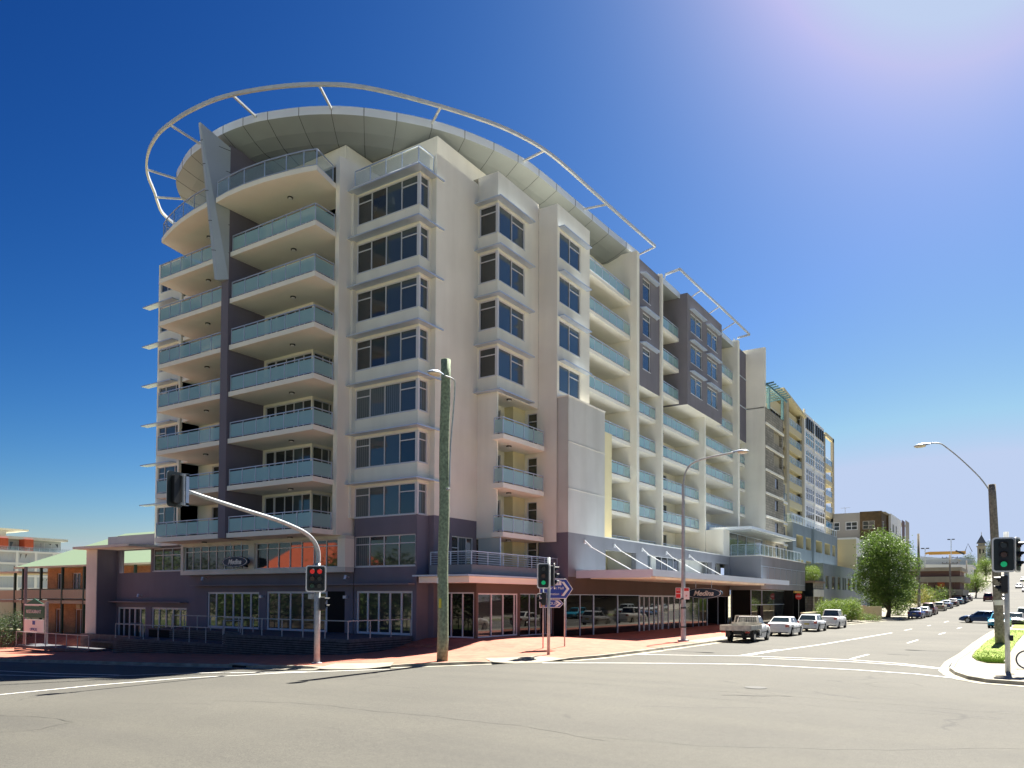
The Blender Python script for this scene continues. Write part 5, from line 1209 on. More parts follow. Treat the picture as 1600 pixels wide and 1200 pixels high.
rowcars = [
 ('dark blue sedan, nearest of the row parked beyond the big tree', 'sedan', (.02, .05, .22), -10.9, 115.0), ('silver grey sedan parked second in the row beyond the big tree', 'sedan', (.35, .37, .38), -10.6, 121.5),
 ('dark maroon four wheel drive parked third in the row beyond the big tree', 'wagon', (.10, .02, .025), -10.4, 128), ('beige hatchback parked fourth in the row beyond the big tree', 'hatch', (.36, .32, .24), -9.95, 140),
 ('slate blue sedan parked ahead of the beige hatchback', 'sedan', (.08, .12, .22), -9.6, 149), ('dark brown sedan parked ahead of the slate blue sedan', 'sedan', (.07, .05, .05), -9.2, 158.5),
 ('teal blue sedan parked ahead of the dark brown sedan', 'sedan', (.03, .16, .26), -8.9, 168), ('light grey sedan parked near the end of the far row', 'sedan', (.30, .30, .30), -8.6, 178), ('charcoal grey hatchback parked last in the far row', 'hatch', (.15, .15, .16), -8.2, 187)]
for lab, kd, c, x, y in rowcars:
    vehicle('parked_car', lab, 'car', x, y, headto(y-3, y+3), kd, carpaint(lab.split(',')[0].split(' parked')[0].replace(' ', '_'), c), 'cars parked beyond the big tree')
vehicle('crossing_car', 'dark blue sedan turning across the far lanes with its side to us', 'car', -3.1, 103.5, rad(172), 'sedan', carpaint('deep_blue', (.02, .07, .20)), None)
vehicle('parked_car', 'bright turquoise hatchback facing us behind the leaning timber pole', 'car', -1.2, 88.2, rad(-95), 'hatch', carpaint('turquoise', (.02, .30, .46)), 'cars facing us at the right kerb', plate=WHITEP)
vehicle('parked_car', 'dark sedan tucked behind the turquoise hatchback', 'car', .15, 97.5, rad(-92), 'sedan', carpaint('black', (.03, .03, .035)), 'cars facing us at the right kerb')
vehicle('parked_car', 'pale silver wagon parked behind the dark sedan on the right', 'car', 1.0, 108.5, rad(-94), 'wagon', carpaint('silver', (.45, .5, .5)), 'cars facing us at the right kerb')
vehicle('parked_car', 'silver sedan at the right edge beyond the silver wagon', 'car', 2.0, 122, rad(-94), 'sedan', carpaint('silver_two', (.5, .52, .52)), 'cars facing us at the right kerb')
vehicle('driving_car', 'dark red car driving up the hill left of the timber pole', 'car', -4.4, 186, rad(88), 'wagon', carpaint('dark_red', (.16, .04, .05)), None)
vehicle('driving_car', 'white car driving down the hill between the pole and signal post', 'car', -2.2, 182, rad(-92), 'hatch', carpaint('plain_white', (.7, .7, .7)), None)
for lab, x, y, c in (('silver car on the hill crest right of the signal head', 2.6, 300, (.5, .5, .5)), ('grey car on the upper hill below the crest', 1.2, 262, (.3, .3, .32)), ('white car on the upper hill at the right edge', 2.6, 240, (.65, .65, .65)), ('blue grey car far up the hill at the right edge', 4.6, 330, (.2, .25, .3))):
    vehicle('distant_car', lab, 'car', x, y, rad(-93), 'sedan', carpaint('far', c), 'cars far up the hill')

# ================================================================ trees and planting
def leafmat(name, a, b_, c=None, sc_=1.2):
    m = bpy.data.materials.new(name); m.use_nodes = True; t = m.node_tree; b = t.nodes['Principled BSDF']; b.inputs['Roughness'].default_value = .55
    tc = t.nodes.new('ShaderNodeTexCoord'); n = t.nodes.new('ShaderNodeTexNoise'); n.inputs['Scale'].default_value = sc_; n.inputs['Detail'].default_value = 8; n.inputs['Roughness'].default_value = .7
    t.links.new(tc.outputs['Object'], n.inputs['Vector']); r = t.nodes.new('ShaderNodeValToRGB'); e = r.color_ramp.elements
    e[0].color = (*a, 1); e[0].position = .36; e[1].color = (*b_, 1); e[1].position = .62
    t.links.new(n.outputs['Fac'], r.inputs[0]); t.links.new(r.outputs[0], b.inputs['Base Color'])
    tr = t.nodes.new('ShaderNodeBsdfTranslucent'); t.links.new(r.outputs[0], tr.inputs['Color']); mx = t.nodes.new('ShaderNodeMixShader'); mx.inputs[0].default_value = .38
    t.links.new(b.outputs[0], mx.inputs[1]); t.links.new(tr.outputs[0], mx.inputs[2]); t.links.new(mx.outputs[0], t.nodes['Material Output'].inputs['Surface'])
    return m
BARK = mat('bark', (.10, .08, .06), .9, noise=.3, nscale=5)
LF1 = leafmat('leaf_mid_green', (.06, .12, .02), (.15, .235, .04)); LF2 = leafmat('leaf_bright_green', (.09, .16, .02), (.20, .28, .04)); LF3 = leafmat('leaf_dark_green', (.025, .055, .018), (.06, .10, .028)); LF4 = leafmat('leaf_golden', (.16, .17, .03), (.30, .26, .05)); LF5 = leafmat('leaf_blue_green', (.05, .085, .05), (.10, .14, .07))
def foliage(name, par, blobs, n, size, m, seed=1, smooth=False):
    """blobs: (cx,cy,cz,rx,ry,rz) lumps; leaves scattered in shells of the lumps"""
    rnd = random.Random(seed); b = MB(); tot = sum(q[3]*q[4]*q[5] for q in blobs)**1.0; mi = b.mi(m)
    vol = [(q[3]*q[4]*q[5])**.67 for q in blobs]; s_ = sum(vol)
    for q, vv in zip(blobs, vol):
        # twig clusters per lump
        nn = int(n*vv/s_)
        ncl = max(4, nn//14)
        for c in range(ncl):
            u = rnd.uniform(-1, 1); a = rnd.uniform(0, 6.283); rr = rnd.uniform(.35, 1.05)**.45
            s2 = math.sqrt(1-u*u); cx = q[0]+q[3]*rr*s2*math.cos(a); cy = q[1]+q[4]*rr*s2*math.sin(a); cz = q[2]+q[5]*rr*u
            for _ in range(14):
                x = cx+rnd.gauss(0, size*1.5); y = cy+rnd.gauss(0, size*1.5); z = cz+rnd.gauss(0, size*1.2)
                d1 = Vector((rnd.gauss(0, 1), rnd.gauss(0, 1), rnd.gauss(0, .7))).normalized(); d2 = d1.cross(Vector((rnd.gauss(0, 1), rnd.gauss(0, 1), rnd.gauss(0, 1)))).normalized()
                L = size*rnd.uniform(.6, 1.3); w_ = L*.42; i = len(b.v)
                p = Vector((x, y, z)); b.v += [tuple(p), tuple(p+d1*L*.5+d2*w_*.5), tuple(p+d1*L), tuple(p+d1*L*.5-d2*w_*.5)]; b.f.append((i, i+1, i+2, i+3)); b.m.append(mi)
    return b.build(name, par)
def tree(name, label, x, y, h, r, trunk_h, m, n=5000, size=.22, seed=1, shape='oval', group=None, cat='tree'):
    z = zg(x, y); T = empty(name, (x, y, z), label, cat, group); rnd = random.Random(seed)
    b = MB(); b.tube([(x, y, z-.2), (x+.05*r, y, z+trunk_h), (x, y+.03*r, z+h*.6), (x, y, z+h*.85)], [h*.028+.05, h*.022+.03, h*.012+.02, .02], BARK, 8)
    blobs = []
    nb = 13
    for k in range(nb):
        a = k*2.4; f_ = (k+.5)/nb
        zz = z+trunk_h+(h-trunk_h)*(.12+.8*f_); rr = r*(math.sin(math.pi*(.12+.83*f_))**.6 if shape == 'oval' else (1-.75*f_))
        ox, oy = rr*.55*math.cos(a), rr*.55*math.sin(a); s_ = (r*.48 if shape == 'oval' else r*.4*(1.2-.6*f_))*rnd.uniform(.6, 1.2)
        blobs.append((x+ox, y+oy, zz, s_, s_, s_*.85)); b.tube([(x, y, z+trunk_h+(h-trunk_h)*.25*f_), (x+ox, y+oy, zz)], [.06+.006*h, .02], BARK, 5)
    blobs.append((x, y, z+h-r*.32, r*.33, r*.33, r*.36)); 
    b.build('trunk', T, smooth=True); foliage('crown', T, blobs, n, size, m, seed)
    return T
def bush(name, label, x, y, rx, ry, h, m, n=1200, size=.13, seed=1, cat='bush', group=None, z=None):
    z = zg(x, y) if z is None else z; T = empty(name, (x, y, z), label, cat, group); rnd = random.Random(seed)
    b = MB(); bl = []
    for k in range(7):
        a = k*.9+seed; ox, oy = rx*.5*math.cos(a), ry*.5*math.sin(a); bl.append((x+ox, y+oy, z+h*(.42+.18*rnd.random()), rx*.5, ry*.5, h*.42)); b.tube([(x+ox*.2, y+oy*.2, z-.05), (x+ox, y+oy, z+h*.5)], [.03, .015], BARK, 5)
    b.build('stems', T); foliage('crown', T, bl, n, size, m, seed); return T
tree('street_tree', 'large leafy green street tree standing behind the parked blue sedan', -14.3, 114, 10.9, 4.4, .9, LF1, 34000, .26, 3)
bush('bush', 'bright green rounded bush right of the white pickup, left of its twin', -17.4, 93, 1.9, 2.0, 2.7, LF2, 11000, .13, 5, group='bushes at the driveway'); bush('bush', 'bright green rounded bush nearest the pale driveway kerb', -15.9, 95.5, 1.3, 1.9, 2.9, LF2, 10000, .13, 9, group='bushes at the driveway')
bush('planter_shrub', 'yellow green shrubs spilling over the brown planter above the stone wall', -21.4, 100.3, 1.2, 2.9, 2.0, LF2, 9000, .14, 11, cat='shrub', z=4.45)
bush('shrub', 'dark round shrub beside the kerb at the far left edge', -74.5, 31.8, 3.3, 2.2, 3.4, LF3, 7000, .13, 21, cat='shrub')
bush('garden_bush', 'low green garden bush in front of the cream retaining wall', -14.6, 101, 1.3, 1.4, 1.0, LF1, 1500, .12, 31, group='garden bushes beyond the driveway')
for lab, x, y, rx, h, m, s_ in (('golden brown bush behind the beige hatchback', -13.0, 143, 2.4, 3.6, LF4, 41), ('bright green bush left of the golden bush', -15.5, 140, 2.8, 4.0, LF2, 42), ('loose green bush right of the golden bush', -12.2, 152, 2.8, 4.2, LF2, 43), ('pale green bush under the big street tree', -13.8, 121, 1.5, 2.4, LF2, 44), ('dark green hedge behind the row of parked cars', -12.0, 168, 3.0, 4.0, LF1, 45), ('green bush near the end of the far row', -10.8, 180, 2.0, 3.4, LF1, 46)):
    bush('garden_bush', lab, x, y, rx, rx, h, m, 2400, .18, s_, group='garden bushes beyond the driveway')
tree('street_tree', 'small bright green street tree with a spreading crown on the far left kerb', -7.3, 203, 5.2, 2.9, 1.6, LF2, 7000, .22, 51); tree('street_tree', 'tall pale green tree on the hill below the tower', -7.9, 300, 7.6, 3.1, 1.6, LF2, 6000, .3, 52)
tree('street_tree', 'bushy green tree on the hillside behind the tall pale green one', -11.3, 310, 5.4, 2.6, 1, LF1, 4000, .3, 53)
tree('hill_tree', 'dark grey green pine on the skyline right of the tower', -7.6, 380, 12.5, 4.6, 1, LF5, 6000, .45, 54, shape='cone'); tree('hill_tree', 'grey green pine below the skyline behind the leaning pole', -3.0, 385, 11, 4.6, 1, LF5, 5000, .45, 55, shape='cone'); tree('hill_tree', 'dark tree left of the stone tower on the skyline', -17.5, 405, 5, 4, 1, LF5, 2500, .5, 56)
tree('street_tree', 'bright green tree at the right edge beside the climbing road', 6.0, 205, 7.5, 3.4, 2.2, LF2, 4000, .28, 57)
# trees across the two roads, outside the picture, seen only as reflections in the glass
k_ = 0
for x, y, h in ((-44, -3, 8), (-60, 0, 9), (-67, 1.0, 9), (-76, 2.5, 6.2), (-85, 2.5, 6.0), (-52, 1, 7), (-79, -18, 11), (-95, -1, 10), (-104, 1, 11), (-114, 0, 10), (-125, 1, 12), (-138, 0, 12), (9.5, 40, 7), (10, 52, 8), (9, 64, 7), (10, 78, 8), (10.5, 95, 8)):
    k_ += 1; tree('street_tree', ['leafy', 'broad', 'tall', 'bushy'][k_ % 4]+' street tree on the far kerb '+('across the side street' if x < 0 else 'opposite the canopy')+', '+['first', 'second', 'third', 'fourth', 'fifth', 'sixth', 'seventh', 'eighth', 'ninth', 'tenth', 'eleventh', 'twelfth', 'thirteenth', 'fourteenth', 'fifteenth', 'sixteenth', 'seventeenth'][k_-1]+' along outside the view', x, y, h, h*.46, 1.6, LF1 if k_ % 2 else LF3, 2600, .5, 70+k_, group='trees outside the view')
# ================================================================ background buildings
def boxwin(par, ax, p, sgn, wins, pane=PANE, fm=WHITE, vs=(.5,), fw=.08, ins=.10, name='window'):
    for (a0, a1, z0, z1) in wins: window(par, ax, p, sgn, a0, a1, z0, z1, vs, (), pane=pane, fm=fm, name=name, sill=False, fw=fw, inset=ins)
# ---- brick house with green roof, left
BRK = brickmat('orange_brick', (.42, .19, .07), (.52, .27, .11), (.38, .30, .2), 1.0, .24, .09, 'wall'); GRF = stripes('green_metal_roof', (.19, .26, .16), (.15, .21, .13), 2.2, 'X', width=.06); DGR = mat('dark_green_paint', (.015, .05, .035), .5); LACE = mat('cream_lattice', (.58, .54, .40), .7)
T = empty('brick_house', (-73, 42, -2.3), 'two storey orange brick house with green metal roof and dark green verandah posts', 'house')
b = MB(); dw = [(-79.6, -78.3, -1.9, 1.0), (-75.9, -74.2, -1.9, 1.0), (-72.6, -71.0, -1.9, 1.0)]; uw = [(-79.4, -78.2, 2.2, 4.5), (-76.5, -75.0, 2.2, 4.5), (-73.6, -72.1, 2.2, 4.5)]
wall(b, 'Y', 38.8, -1, -81.3, -60, -3.2, 5.0, dw+uw, BRK, .2); wall(b, 'X', -60, 1, 38.8, 50, -3.2, 5.0, [], BRK); wall(b, 'X', -81.3, -1, 38.8, 50, -3.2, 5.0, [], BRK); b.build('brick_wall', T)
boxwin(T, 'Y', 38.8, -1, uw, PANE, WHITE, (.5,), .07, .14); boxwin(T, 'Y', 38.8, -1, dw, mat('brown_door', (.16, .07, .03), .6), WHITE, (.5,), .07, .14, name='door')
b = MB(); e = 5.05; x0, x1, y0, y1 = -82.3, -59, 36.2, 51.5; xr0, xr1, yr, zr_ = -76.5, -65, 44, 8.7
b.poly([(x0, y0, e), (x1, y0, e), (xr1, yr, zr_), (xr0, yr, zr_)], GRF); b.poly([(x1, y0, e), (x1, y1, e), (xr1, yr, zr_)], GRF); b.poly([(x1, y1, e), (x0, y1, e), (xr0, yr, zr_), (xr1, yr, zr_)], GRF); b.poly([(x0, y1, e), (x0, y0, e), (xr0, yr, zr_)], GRF)
b.box(x0, x1, y0-.1, y0, e-.14, e+.02, mat('cream_gutter', (.55, .56, .42), .6)); b.poly([(x0, y0, e-.02), (x0, 38.8, e-.02), (x1, 38.8, e-.02), (x1, y0, e-.02)], LACE); RF = b.build('roof', T)
b = MB(); b.box(-82, -59.5, 36.5, 38.8, 1.55, 1.85, mat('cream_fascia', (.42, .38, .26), .7)); b.build('balcony_floor', T)
b = MB()
b.box(-82, -59.5, 36.55, 36.6, 2.85, 2.95, DGR); b.box(-82, -59.5, 36.55, 36.6, 1.95, 2.02, DGR)
x = -82
while x < -59.6: b.box(x, x+.055, 36.56, 36.59, 2.0, 2.85, LACE); x += .12
b.build('balustrade', T)
for x in (-81.4, -77.9, -73.9, -70.1, -66, -62):
    b = MB(); b.box(x-.1, x+.1, 36.5, 36.7, -2.9, 5.0, DGR); b.build('verandah_post', T)
b = MB(); b.ext([(-74.9+.35*math.cos(2*math.pi*k/14), 38.7, 1.2+.3*math.sin(2*math.pi*k/14)) for k in range(14)], (0, .06, 0), LACE) if False else b.box(-75.6, -74.9, 38.72, 38.78, 1.05, 1.45, LACE); b.build('wall_plaque', T)
# neighbour verandah
T = empty('verandah_annex', (-88, 38, -2.3), 'low verandah with pale roof edge left of the brick house', 'verandah')
b = MB(); b.box(-99, -82.8, 36.8, 42, 4.55, 4.7, LACE); b.build('roof', T)
b = MB(); b.box(-99, -82.8, 37, 37.3, 1.6, 1.85, mat('tan_fascia', (.30, .25, .18), .7)); x = -99
while x < -83: b.box(x, x+.06, 37.05, 37.08, 1.9, 2.8, LACE); x += .13
b.build('balustrade', T)
for x in (-84.2, -88.5, -93): b = MB(); b.box(x-.1, x+.1, 37, 37.2, -2.9, 4.55, DGR); b.build('verandah_post', T)
b = MB(); b.box(-99, -82.8, 41.9, 42, -3, 1.6, mat('pale_wall', (.42, .40, .34), .8)); b.build('wall', T)
# ---- white and orange apartments, far left
T = empty('distant_apartments', (-205, 80, 0), 'white framed apartment block with orange fins far off at the left', 'apartment building')
WG = mat('pale_blue_wall', (.52, .57, .62), .7); X0 = -200; b = MB(); b.box(-225, X0-1.5, 45, 100.8, -4, 12.8, WG); b.build('wall', T)
b = MB()
for z in (.8, 3.7, 6.7, 9.7, 12.6): b.box(X0-.2, X0, 45, 101, z, z+.45, WHITEP)
for k in range(14): b.box(X0-.2, X0+.01, 46+k*4.22, 46.55+k*4.22, -3, 12.9, WHITEP)
b.build('white_frame', T)
for k in range(9):
    for z in (1.4, 4.3, 7.3, 10.3): window(T, 'X', X0-1.4, 1, 67.2+k*3.75, 70.6+k*3.75, z, z+2.1, (.35, .7), (), pane=PANEB, fm=WHITE, sill=False)
b = MB(); b.box(-225, X0-3.2, 45, 100, 12.8, 15.9, mat('grey_roof_storey', (.32, .36, .38), .7)); b.box(-226, X0-.8, 44, 100.6, 15.9, 16.5, GREYW); b.build('upper_storey', T)
for y in (52, 61, 70, 79.6, 84.6, 90.2):
    b = MB(); b.box(X0-3.3, X0-.35, y, y+2.0, 12.9, 15.9, ORANGE); b.build('orange_fin', T)
for k in range(8): window(T, 'X', X0-3.1, 1, 68+k*4, 71.4+k*4, 13.0, 15.4, (.5,), (), pane=PANE, sill=False)
balustrade(T, [(X0-.3, 60), (X0-.3, 100.8)], 12.95, CLEARG, 2.4)
b = MB(); b.box(-222, X0-6, 45, 88.5, 16.5, 18.1, GREYW); b.box(-224, X0-3.5, 44, 92.5, 18.1, 18.5, LACE); b.box(X0-6.1, X0-5.85, 81.5, 86, 16.5, 18.1, ORANGE); b.build('penthouse', T)
# ---- tan tower and stone wing behind the end wall
TAN = mat('tan_render', (.40, .36, .27), .85, noise=.06, nscale=.5); TANL = mat('pale_tan_render', (.60, .53, .34), .85); STONE = brickmat('stone_veneer', (.27, .25, .20), (.36, .33, .27), (.18, .17, .15), 1.0, .8, .3, 'wall', msize=.03); BLUG = mat('blue_glass', (.03, .18, .36), .1, ior=1.7); TEAL = mat('teal_steel', (.07, .16, .18), .5)
T = empty('tan_apartment_tower', (-30, 120, 0), 'tan and white apartment tower with teal pergola and blue glass balconies', 'apartment building')
XS = -24.35
b = MB(); lv = [6.7+2.75*k for k in range(7)]
wall(b, 'X', XS, 1, 91.5, 99.9, 2, 25.0, [(95.8, 97.2, z+.9, z+2.2) for z in lv[:4]]+[(95.3, 99.2, z+.9, z+2.4) for z in lv[4:6]], STONE, .3)
for z in lv[1:]: b.box(XS, XS+.12, 91.5, 99.9, z-.25, z, SLAB)
b.box(XS-6, XS, 99.85, 99.9, 2, 25, STONE); b.box(XS-6, XS-.1, 91.5, 99.8, 24.9, 25.0, SLAB); b.build('stone_wall', T)
for z in lv[:4]: window(T, 'X', XS, 1, 95.8, 97.2, z+.9, z+2.2, (), (), pane=PANE, fm=BLK, sill=False)
b = MB(); b.box(XS-1, XS-.31, 95, 99.5, 17, 24, TAN); b.build('wall', T)
b = MB(); yb = [(100.0, 103.9)]
wall(b, 'X', -24.8, 1, 99.9, 103.4, 2, 17.4, [(100.5, 102.8, z+.1, z+2.3) for z in lv[:4]], TANL, .2); b.box(-27.8, -24.85, 103.3, 103.4, 2, 17.4, TANL)
for z in lv[1:4]: b.box(-24.8, -24.65, 99.9, 103.4, z-.3, z-.05, WHITEP)
b.build('wall', T)
for z in lv[:4]:
    window(T, 'X', -24.8, 1, 100.5, 102.8, z+.1, z+2.3, (.33, .66), (), pane=PANEB, sill=False); balustrade(T, [(-24.7, 100.4), (-24.7, 102.9)], z+.05, CLEARG, 1.2, top=.95, railm=TEAL)
b = MB()
for k in range(9): b.bar((XS-3, 92+k*1.0, 27.6), (XS+.9, 92+k*1.0, 27.9), .1, .18, TEAL)
b.bar((XS+.2, 91.5, 27.6), (XS+.2, 101, 27.6), .15, .25, TEAL)
for y in (93, 99.5): b.bar((XS, y, 25), (XS, y, 27.6), .3, .3, TEAL)
b.build('pergola', T)
XT = -27.8
def S_(y, z): return (y*1.158, 2.3+(z-2.3)*1.158)
b = MB()
for y in (116.0, 125.9): b.box(XT-.3, XT, y, y+1.6, 2, 32.5 if y < 120 else 31.5, TAN)
b.box(XT-5, XT-.8, 108, 127.5, 2, 31.0, TANL); b.build('wall', T)
b = MB(); b.ext([(XT+.3, 113.5, 32.4), (XT+.3, 127.7, 31.2), (XT+.3, 127.7, 31.6), (XT+.3, 113.5, 32.9)], (-6.5, 0, 0), TANL); b.build('roof', T)
for k in range(8):
    z = 28.0-2.82*k+.4
    if z < 8: break
    b = MB(); b.box(XT-2.5, XT-.31, 108, 116, z-.9, z, TANL); b.box(XT-.85, XT-.05, 117.6, 125.9, z-1.0, z, TANL); o = b.build('balcony', T)
    balustrade(o, [(XT-.1, 117.7), (XT-.1, 125.8)], z, CLEARG, 1.6, top=1.0); balustrade(o, [(XT-.8, 108.5), (XT-.8, 115.9)], z, BLUG if k == 0 else CLEARG, 1.6, top=1.0)
    window(T, 'X', XT-.78, 1, 119, 124.5, z+.05, z+1.9, (.33, .66), (), pane=PANE, sill=False)
b = MB(); b.box(XT-4, XT-.2, 127.5, 143.6, 9.5, 32.5, WHITEP); b.box(XT-.2, XT, 127.5, 128.3, 9.5, 32.8, WHITEP); b.box(XT-.2, XT, 134.9, 135.4, 9.5, 32.3, WHITEP); b.box(XT-.2, XT+.02, 143.3, 143.8, 9.5, 31.6, TAN); b.build('white_wall', T)
for k in range(7):
    z = 29.6-3.0*k
    for y0_, y1_ in ((128.5, 134.8), (135.6, 143.2)):
        window(T, 'X', XT-.08, 1, y0_, y1_, z-2.3, z, (.25, .5, .75), ((0, 1, z-1.0),), pane=PANE, fm=WHITE, sill=False, fw=.2, inset=.02)
for y0_ in (128.5, 135.6):
    b = MB()
    for k in range(5): b.box(XT-.15, XT-.02, y0_+k*1.6, y0_+.8+k*1.6, 30.0, 31.9, BLK)
    b.build('roof_louvre', T)
b = MB(); b.box(XT-.3, XT+.1, 150.0, 151.2, 3, 32.0, TAN); b.box(XT-.3, XT+.1, 143.8, 151.2, 31.3, 32.0, TANL); b.build('frame_column', T)
for k in range(6):
    z = 26.8-2.85*k; b = MB(); b.box(XT-2, XT, 143.8, 150, z-1.1, z-.25, TANL); o = b.build('balcony', T); balustrade(o, [(XT-.05, 143.9), (XT-.05, 149.9)], z-.25, BLUG, 1.5, top=1.15)
# ---- blue-grey podium buildings
BG = mat('blue_grey_render', (.26, .31, .34), .85, noise=.05, nscale=.4)
T = empty('grey_podium_block', (-25, 118, 0), 'blue grey two storey block with square openings below the tan tower', 'building')
b = MB(); ho = [(y, y+w_, z, z+1.75) for z in (5.9, 9.2) for y, w_ in ((106, 4.0), (111.6, 3.2), (118.0, 4.4), (124.2, 4.2), (130.2, 2.4))]
wall(b, 'X', -24.2, 1, 104, 134.3, 3.5, 12.4, ho, BG, 1.2, TANL); wall(b, 'Y', 104, -1, -30, -24.2, 3.5, 12.4, [(-28.8, -24.9, 9.3, 11.1), (-28.8, -24.9, 5.9, 7.7)], BG, .8, TANL); b.box(-30, -24.2, 104, 134.3, 12.38, 12.4, BG)
b.box(-24.25, -23.9, 115.4, 116.4, 3.5, 12.4, BG); b.box(-30, -25.45, 105, 134, 3.5, 12.3, TANL); b.build('wall', T)
balustrade(T, [(-28, 104.1), (-24.3, 104.1), (-24.3, 134)], 12.4, CLEARG, 1.7, top=1.1)
T = empty('grey_office', (-22, 117, 0), 'long blue grey office with a strip of square windows behind the bushes', 'office building')
b = MB(); wh = [(y, y+w_, 3.6, 5.4) for y, w_ in ((104.6, 2.5), (108.7, 2.6), (112.7, 2.2), (116.3, 1.2), (117.9, 1.2), (120.5, 2.2), (124.4, 2.4), (128.6, 3.4))]; wl = [(y, y2, .4, 2.2) for y, y2, _, _ in wh]
wall(b, 'X', -20.3, 1, 103.35, 133.4, -1, 6.9, wh+wl, BG, .2); wall(b, 'Y', 103.35, -1, -26, -20.3, -1, 6.9, [], BG); b.box(-26, -20.31, 103.4, 133.4, 6.6, 6.7, BG); b.build('wall', T)
for a0, a1, z0_, z1_ in wh+wl: window(T, 'X', -20.3, 1, a0, a1, z0_, z1_, (), (), pane=PANE, fm=BG, sill=False)
T = empty('stone_entrance', (-21, 101, 0), 'low stone entrance with brown planter ledge beside the dark garage', 'building')
b = MB(); wall(b, 'X', -20.35, 1, 97.55, 103.3, -1, 4.3, [(98.3, 100.4, .5, 2.6), (100.9, 103.1, .2, 2.6)], STONE, .8, STONE); b.box(-24, -20.1, 97.55, 103.3, 4.3, 4.55, mat('planter_brown', (.25, .18, .13), .8)); b.box(-20.35, -20.25, 97.55, 103.4, 2.6, 3.5, GREYW); b.build('stone_wall', T)
b = MB(); b.box(-23, -21.2, 98, 103.2, -1, 2.6, STONE); b.box(-21.2, -21.15, 98.4, 99.4, -1, 2.4, DARK); b.build('doorway', T)
T = empty('garden_wall', (-18, 103, 0), 'low brown stone garden wall behind the white pickup', 'wall'); b = MB(); b.box(-19.2, -18.8, 86, 100, -.6, .75, STONE); b.box(-19.25, -18.75, 86, 100, .75, .85, TANL); b.build('stone_wall', T)
T = empty('garden_wall', (-16, 104, 0), 'cream rendered retaining wall at the foot of the big street tree', 'wall'); b = MB(); b.box(-20, -13.7, 104.0, 104.3, -.6, 1.45, TANL); b.box(-17.2, -13.9, 102.2, 102.5, -.6, .1, mat('terracotta_kerb', (.35, .2, .13), .8)); b.box(-17.5, -17.2, 99.5, 104, -.6, 1.6, TANL); b.build('rendered_wall', T)
T = empty('red_fence', (-19, 112, 0), 'rust red fence in front of the grey office', 'fence'); b = MB(); b.box(-19.2, -19.1, 104.5, 128, .2, 1.4, mat('rust_red', (.25, .06, .035), .7)); b.build('fence_panel', T)
# ---- white building and brown apartments
T = empty('cream_building', (-27, 145, 0), 'plain cream and white building between the grey office and the big tree', 'building')
b = MB(); wall(b, 'Y', 136, -1, -30, -21.6, 0, 12.2, [], TANL); wall(b, 'X', -21.6, 1, 136, 160, 0, 12.2, [(136.8, 143.5, 5, 9.5)], WHITEP, .3); b.box(-30, -21.62, 136, 160, 12.2, 12.5, WHITEP); b.build('wall', T)
window(T, 'X', -21.6, 1, 136.8, 143.5, 5, 9.5, (.2, .4, .6, .8), ((0, 1, 6.5), (0, 1, 8)), pane=PANE, sill=False)
T = empty('brown_apartments', (-28, 160, 0), 'grey and dark brown apartment block above the big street tree', 'apartment building')
GP = mat('warm_grey_render', (.30, .285, .26), .85)
def fac(x0, x1, y, z0_, z1_, m, cols, rows_, nm='wall', ww=2.0):
    b = MB(); hs_ = [(c-ww/2, c+ww/2, r_, r_+1.5) for c in cols for r_ in rows_]; wall(b, 'Y', y, -1, x0, x1, z0_, z1_, hs_, m, .2); b.build(nm, T)
    for h in hs_: window(T, 'Y', y, -1, *h, (.5,), ((0, 1, h[2]+.7),), pane=PANE, fm=WHITE if m is not BROWN else GP, sill=False, fw=.1)
R_ = [14.9-2.95*k for k in range(4)]
fac(-30, -23.15, 150, 0, 18.0, GP, [-27.6, -24.6], R_); fac(-23.15, -19.6, 149.7, 0, 18.1, BROWN, [-21.7], R_)
b = MB(); wall(b, 'X', -19.6, 1, 149.7, 156.5, 0, 18.1, [(151, 153, z, z+1.5) for z in R_], BROWN, .2); b.box(-19.7, -19.3, 156.4, 156.9, 10, 18, BROWN); wall(b, 'X', -18.9, 1, 156.5, 172, 0, 18.2, [(158.5, 161, z, z+1.6) for z in R_]+[(163, 165, z, z+1.6) for z in R_], WHITEP, .2); wall(b, 'Y', 156.5, -1, -19.6, -18.9, 0, 18.2, [], WHITEP)
wall(b, 'X', -18.8, 1, 172, 177, 0, 18.4, [], mat('plum_render', (.10, .06, .07), .8)); wall(b, 'X', -18.7, 1, 177, 184, 0, 18.8, [], GP); b.box(-30, -19, 150.1, 183, 17.9, 17.95, GP); b.build('wall', T)
for z in R_:
    window(T, 'X', -19.6, 1, 151, 153, z, z+1.5, (.5,), (), pane=PANE, sill=False); window(T, 'X', -18.9, 1, 158.5, 161, z, z+1.6, (.5,), (), pane=PANEB, sill=False); window(T, 'X', -18.9, 1, 163, 165, z, z+1.6, (.5,), (), pane=PANEB, sill=False)
b = MB(); b.tube([(-26, 152, 18), (-26, 152, 19.3)], .04, GALV, 6); b.tube([(-26.8, 152, 19.2), (-25.2, 152, 19.2)], .03, GALV, 6); b.build('antenna', T)
